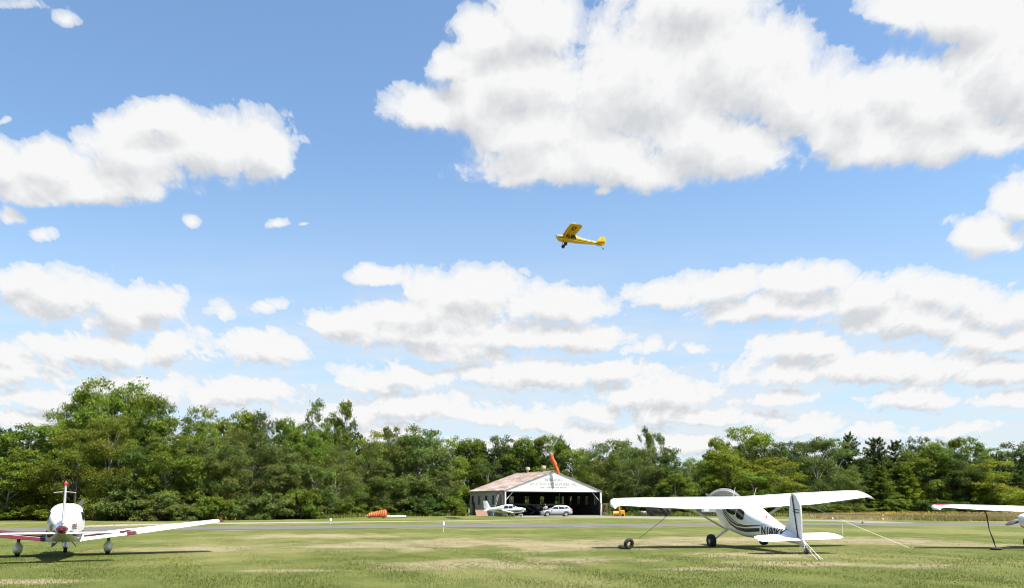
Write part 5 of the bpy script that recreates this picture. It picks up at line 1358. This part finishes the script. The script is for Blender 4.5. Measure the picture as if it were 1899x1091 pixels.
DLT = (.014, .042, 0)
wn = nt.nodes.new('ShaderNodeTexNoise'); wn.inputs['Scale'].default_value = 7; wn.inputs['Detail'].default_value = 3; L(UV, wn.inputs['Vector'])
wofs = vm('MULTIPLY', vm('SUBTRACT', wn.outputs['Color'], (.5, .5, .5)), (.075, .045, 0))
UV0 = UV; UV = vm('ADD', UV, wofs)
dk = mth('ADD', mth('MULTIPLY', mth('MAXIMUM', Vv, 0.), .055), .011)
dv = nt.nodes.new('ShaderNodeCombineXYZ'); L(mth('MULTIPLY', dk, .3), dv.inputs[0]); L(dk, dv.inputs[1])
P2 = vm('ADD', UV, dv.outputs[0])
n1_ = cloud_noise(UV0); n2_ = cloud_noise(vm('ADD', UV0, dv.outputs[0]))
low = sstep(Vv, .08, .36, 1.0, .0)
amp = mth('ADD', mth('MULTIPLY', low, 1.0), 1.0); bias = mth('ADD', mth('MULTIPLY', low, .075), .0)
n1_ = mth('ADD', mth('MULTIPLY', mth('SUBTRACT', n1_, .47), amp), mth('ADD', bias, .47)); n2_ = mth('ADD', mth('MULTIPLY', mth('SUBTRACT', n2_, .47), amp), mth('ADD', bias, .47))
sky = nt.nodes.new('ShaderNodeTexSky'); sky.sky_type = 'NISHITA'; sky.sun_disc = False; sky.sun_elevation = el; sky.sun_rotation = az
sky.air_density = 1.0; sky.dust_density = .6; sky.ozone_density = 1.6
SKYK = 1.0
# paler towards the horizon (summer air)
hz = sstep(Vv, .0, .5, .70, .0)
def mixc(f, a, b):
    n_ = nt.nodes.new('ShaderNodeMix'); n_.data_type = 'RGBA'
    for i, v in ((0, f), (6, a), (7, b)):
        if isinstance(v, tuple): n_.inputs[i].default_value = (*v, 1)
        elif isinstance(v, (int, float)): n_.inputs[i].default_value = v
        else: L(v, n_.inputs[i])
    return n_.outputs[2]
BS = .084
skyc = vm('MULTIPLY_ADD', sky.outputs[0], (.90, 1.02, 1.06), (.05, .05, .03))
base = mixc(hz, skyc, (3.1, 3.55, 4.0))
# thin veils of distant broken cloud low in the sky
vs3 = nt.nodes.new('ShaderNodeMapping'); vs3.inputs['Scale'].default_value = (5, 26, 1); L(UV0, vs3.inputs[0])
vn = nt.nodes.new('ShaderNodeTexNoise'); vn.inputs['Scale'].default_value = 1.0; vn.inputs['Detail'].default_value = 7; vn.inputs['Roughness'].default_value = .6; L(vs3.outputs[0], vn.inputs['Vector'])
veil = mth('MULTIPLY', sstep(vn.outputs[0], .36, .64), sstep(Vv, .05, .36, .9, .0))
base = mixc(veil, base, (3.9, 4.05, 4.25))
WNT = nt
def cell(bl):
    # each piece of sky keeps its own small node group
    global nt, L
    g = bpy.data.node_groups.new('clouds', 'ShaderNodeTree')
    for nm, ty in (('p', 'Vector'), ('q', 'Vector'), ('na', 'Float'), ('nb', 'Float'), ('base', 'Color')):
        g.interface.new_socket(nm, in_out='INPUT', socket_type='NodeSocket' + ty)
    g.interface.new_socket('sky', in_out='OUTPUT', socket_type='NodeSocketShader')
    nt = g; L = g.links.new
    gi = g.nodes.new('NodeGroupInput'); go = g.nodes.new('NodeGroupOutput')
    L(cell_in(bl, *gi.outputs[:5]), go.inputs[0])
    nt = WNT; L = nt.links.new
    gn = nt.nodes.new('ShaderNodeGroup'); gn.node_tree = g
    for i, v in enumerate((UV, P2, n1_, n2_, base)): L(v, gn.inputs[i])
    return gn.outputs[0]
def cell_in(bl, UV, P2, n1_, n2_, base):
    F1 = field(UV, bl); F2 = field(P2, bl)
    A = 1.65
    F1 = mth('MULTIPLY', F1, 1.25); F2 = mth('MULTIPLY', F2, 1.25)
    D1 = mth('ADD', F1, mth('MULTIPLY', mth('SUBTRACT', n1_, .375), A)); D2 = mth('ADD', F2, mth('MULTIPLY', mth('SUBTRACT', n2_, .375), A))
    rel = mth('SUBTRACT', D1, D2)                   # > 0 on sunward tops, < 0 on bases
    wd = nt.nodes.new('ShaderNodeMapRange'); L(rel, wd.inputs[0])
    for k_, q_ in enumerate((-.2, .2, .46, .15)): wd.inputs[k_ + 1].default_value = q_
    alpha = sstep(mth('DIVIDE', D1, wd.outputs[0]), -.05, 1.0)
    alpha = mth('MULTIPLY', alpha, sstep(D1, .0, .6, .42, .985))
    occ = mth('ADD', mth('MULTIPLY', sstep(D2, .15, 1.3), .5), mth('MULTIPLY', sstep(F2, .1, .95), .6))
    lit = mth('ADD', mth('SUBTRACT', .96, mth('MULTIPLY', occ, .38)), mth('MULTIPLY', rel, .80), clamp=True)
    cc = mixc(lit, (3.25, 3.33, 3.45), (4.58, 4.57, 4.55))
    c = mixc(alpha, base, cc)
    b_ = nt.nodes.new('ShaderNodeBackground'); b_.inputs['Strength'].default_value = BS; L(c, b_.inputs[0]); return b_.outputs[0]
def near(b, u0, u1, v0, v1):
    return (b[0] + b[2] * 2.1 > u0 and b[0] - b[2] * 2.1 < u1 and b[1] + b[3] * 2.1 > v0 and b[1] - b[3] * 2.1 < v1)
def split(u0, u1, v0, v1, bl, depth):
    bl = [b for b in bl if near(b, u0 - .015, u1 + .03, v0 - .01, v1 + .05)]
    if depth == 0 or len(bl) <= 14:
        return cell(bl or BL[:1])
    us = sorted(b[0] for b in bl); vs_ = sorted(b[1] for b in bl)
    if (min(u1, .8) - max(u0, -.8)) > 1.6 * (min(v1, .75) - max(v0, 0)):
        m_ = us[len(us) // 2]; f = mth('GREATER_THAN', U, m_); a = split(u0, m_, v0, v1, bl, depth - 1); b = split(m_, u1, v0, v1, bl, depth - 1)
    else:
        m_ = vs_[len(vs_) // 2]; f = mth('GREATER_THAN', Vv, m_); a = split(u0, u1, v0, m_, bl, depth - 1); b = split(u0, u1, m_, v1, bl, depth - 1)
    mx_ = nt.nodes.new('ShaderNodeMixShader'); L(f, mx_.inputs[0]); L(a, mx_.inputs[1]); L(b, mx_.inputs[2]); return mx_.outputs[0]
res = split(-9, 9, -9, 9, BL, 4)
wo = nt.nodes.new('ShaderNodeOutputWorld'); L(res, wo.inputs[0])
w.cycles.sampling_method = 'MANUAL'; w.cycles.sample_map_resolution = 256

sun = bpy.data.lights.new('sun', 'SUN'); sun.energy = 5.0; sun.angle = radians(.55); sun.color = (1, .955, .89)
so = bpy.data.objects.new('sun', sun); COL.objects.link(so); so.rotation_euler = SUNV.to_track_quat('Z', 'Y').to_euler()

# ------------------------------------------------------------------ camera
cam = bpy.data.cameras.new('camera'); co = bpy.data.objects.new('camera', cam); COL.objects.link(co); sc.camera = co
co.location = (0, 0, H); co.rotation_euler = (pi / 2 + PH, 0, 0)
cam.sensor_fit = 'HORIZONTAL'; cam.sensor_width = 36; cam.lens = F / 1899 * 36; cam.shift_y = (CY - 545.5) / 1899; cam.clip_end = 12000; cam.clip_start = .1
sc.view_settings.view_transform = 'Standard'; sc.view_settings.look = 'None'; sc.view_settings.gamma = 1; sc.view_settings.exposure = 1.3
sc.cycles.pixel_filter_type = 'BLACKMAN_HARRIS'; sc.cycles.filter_width = 1.05; sc.cycles.max_bounces = 6; sc.cycles.transparent_max_bounces = 8; sc.cycles.diffuse_bounces = 3; sc.cycles.use_denoising = True
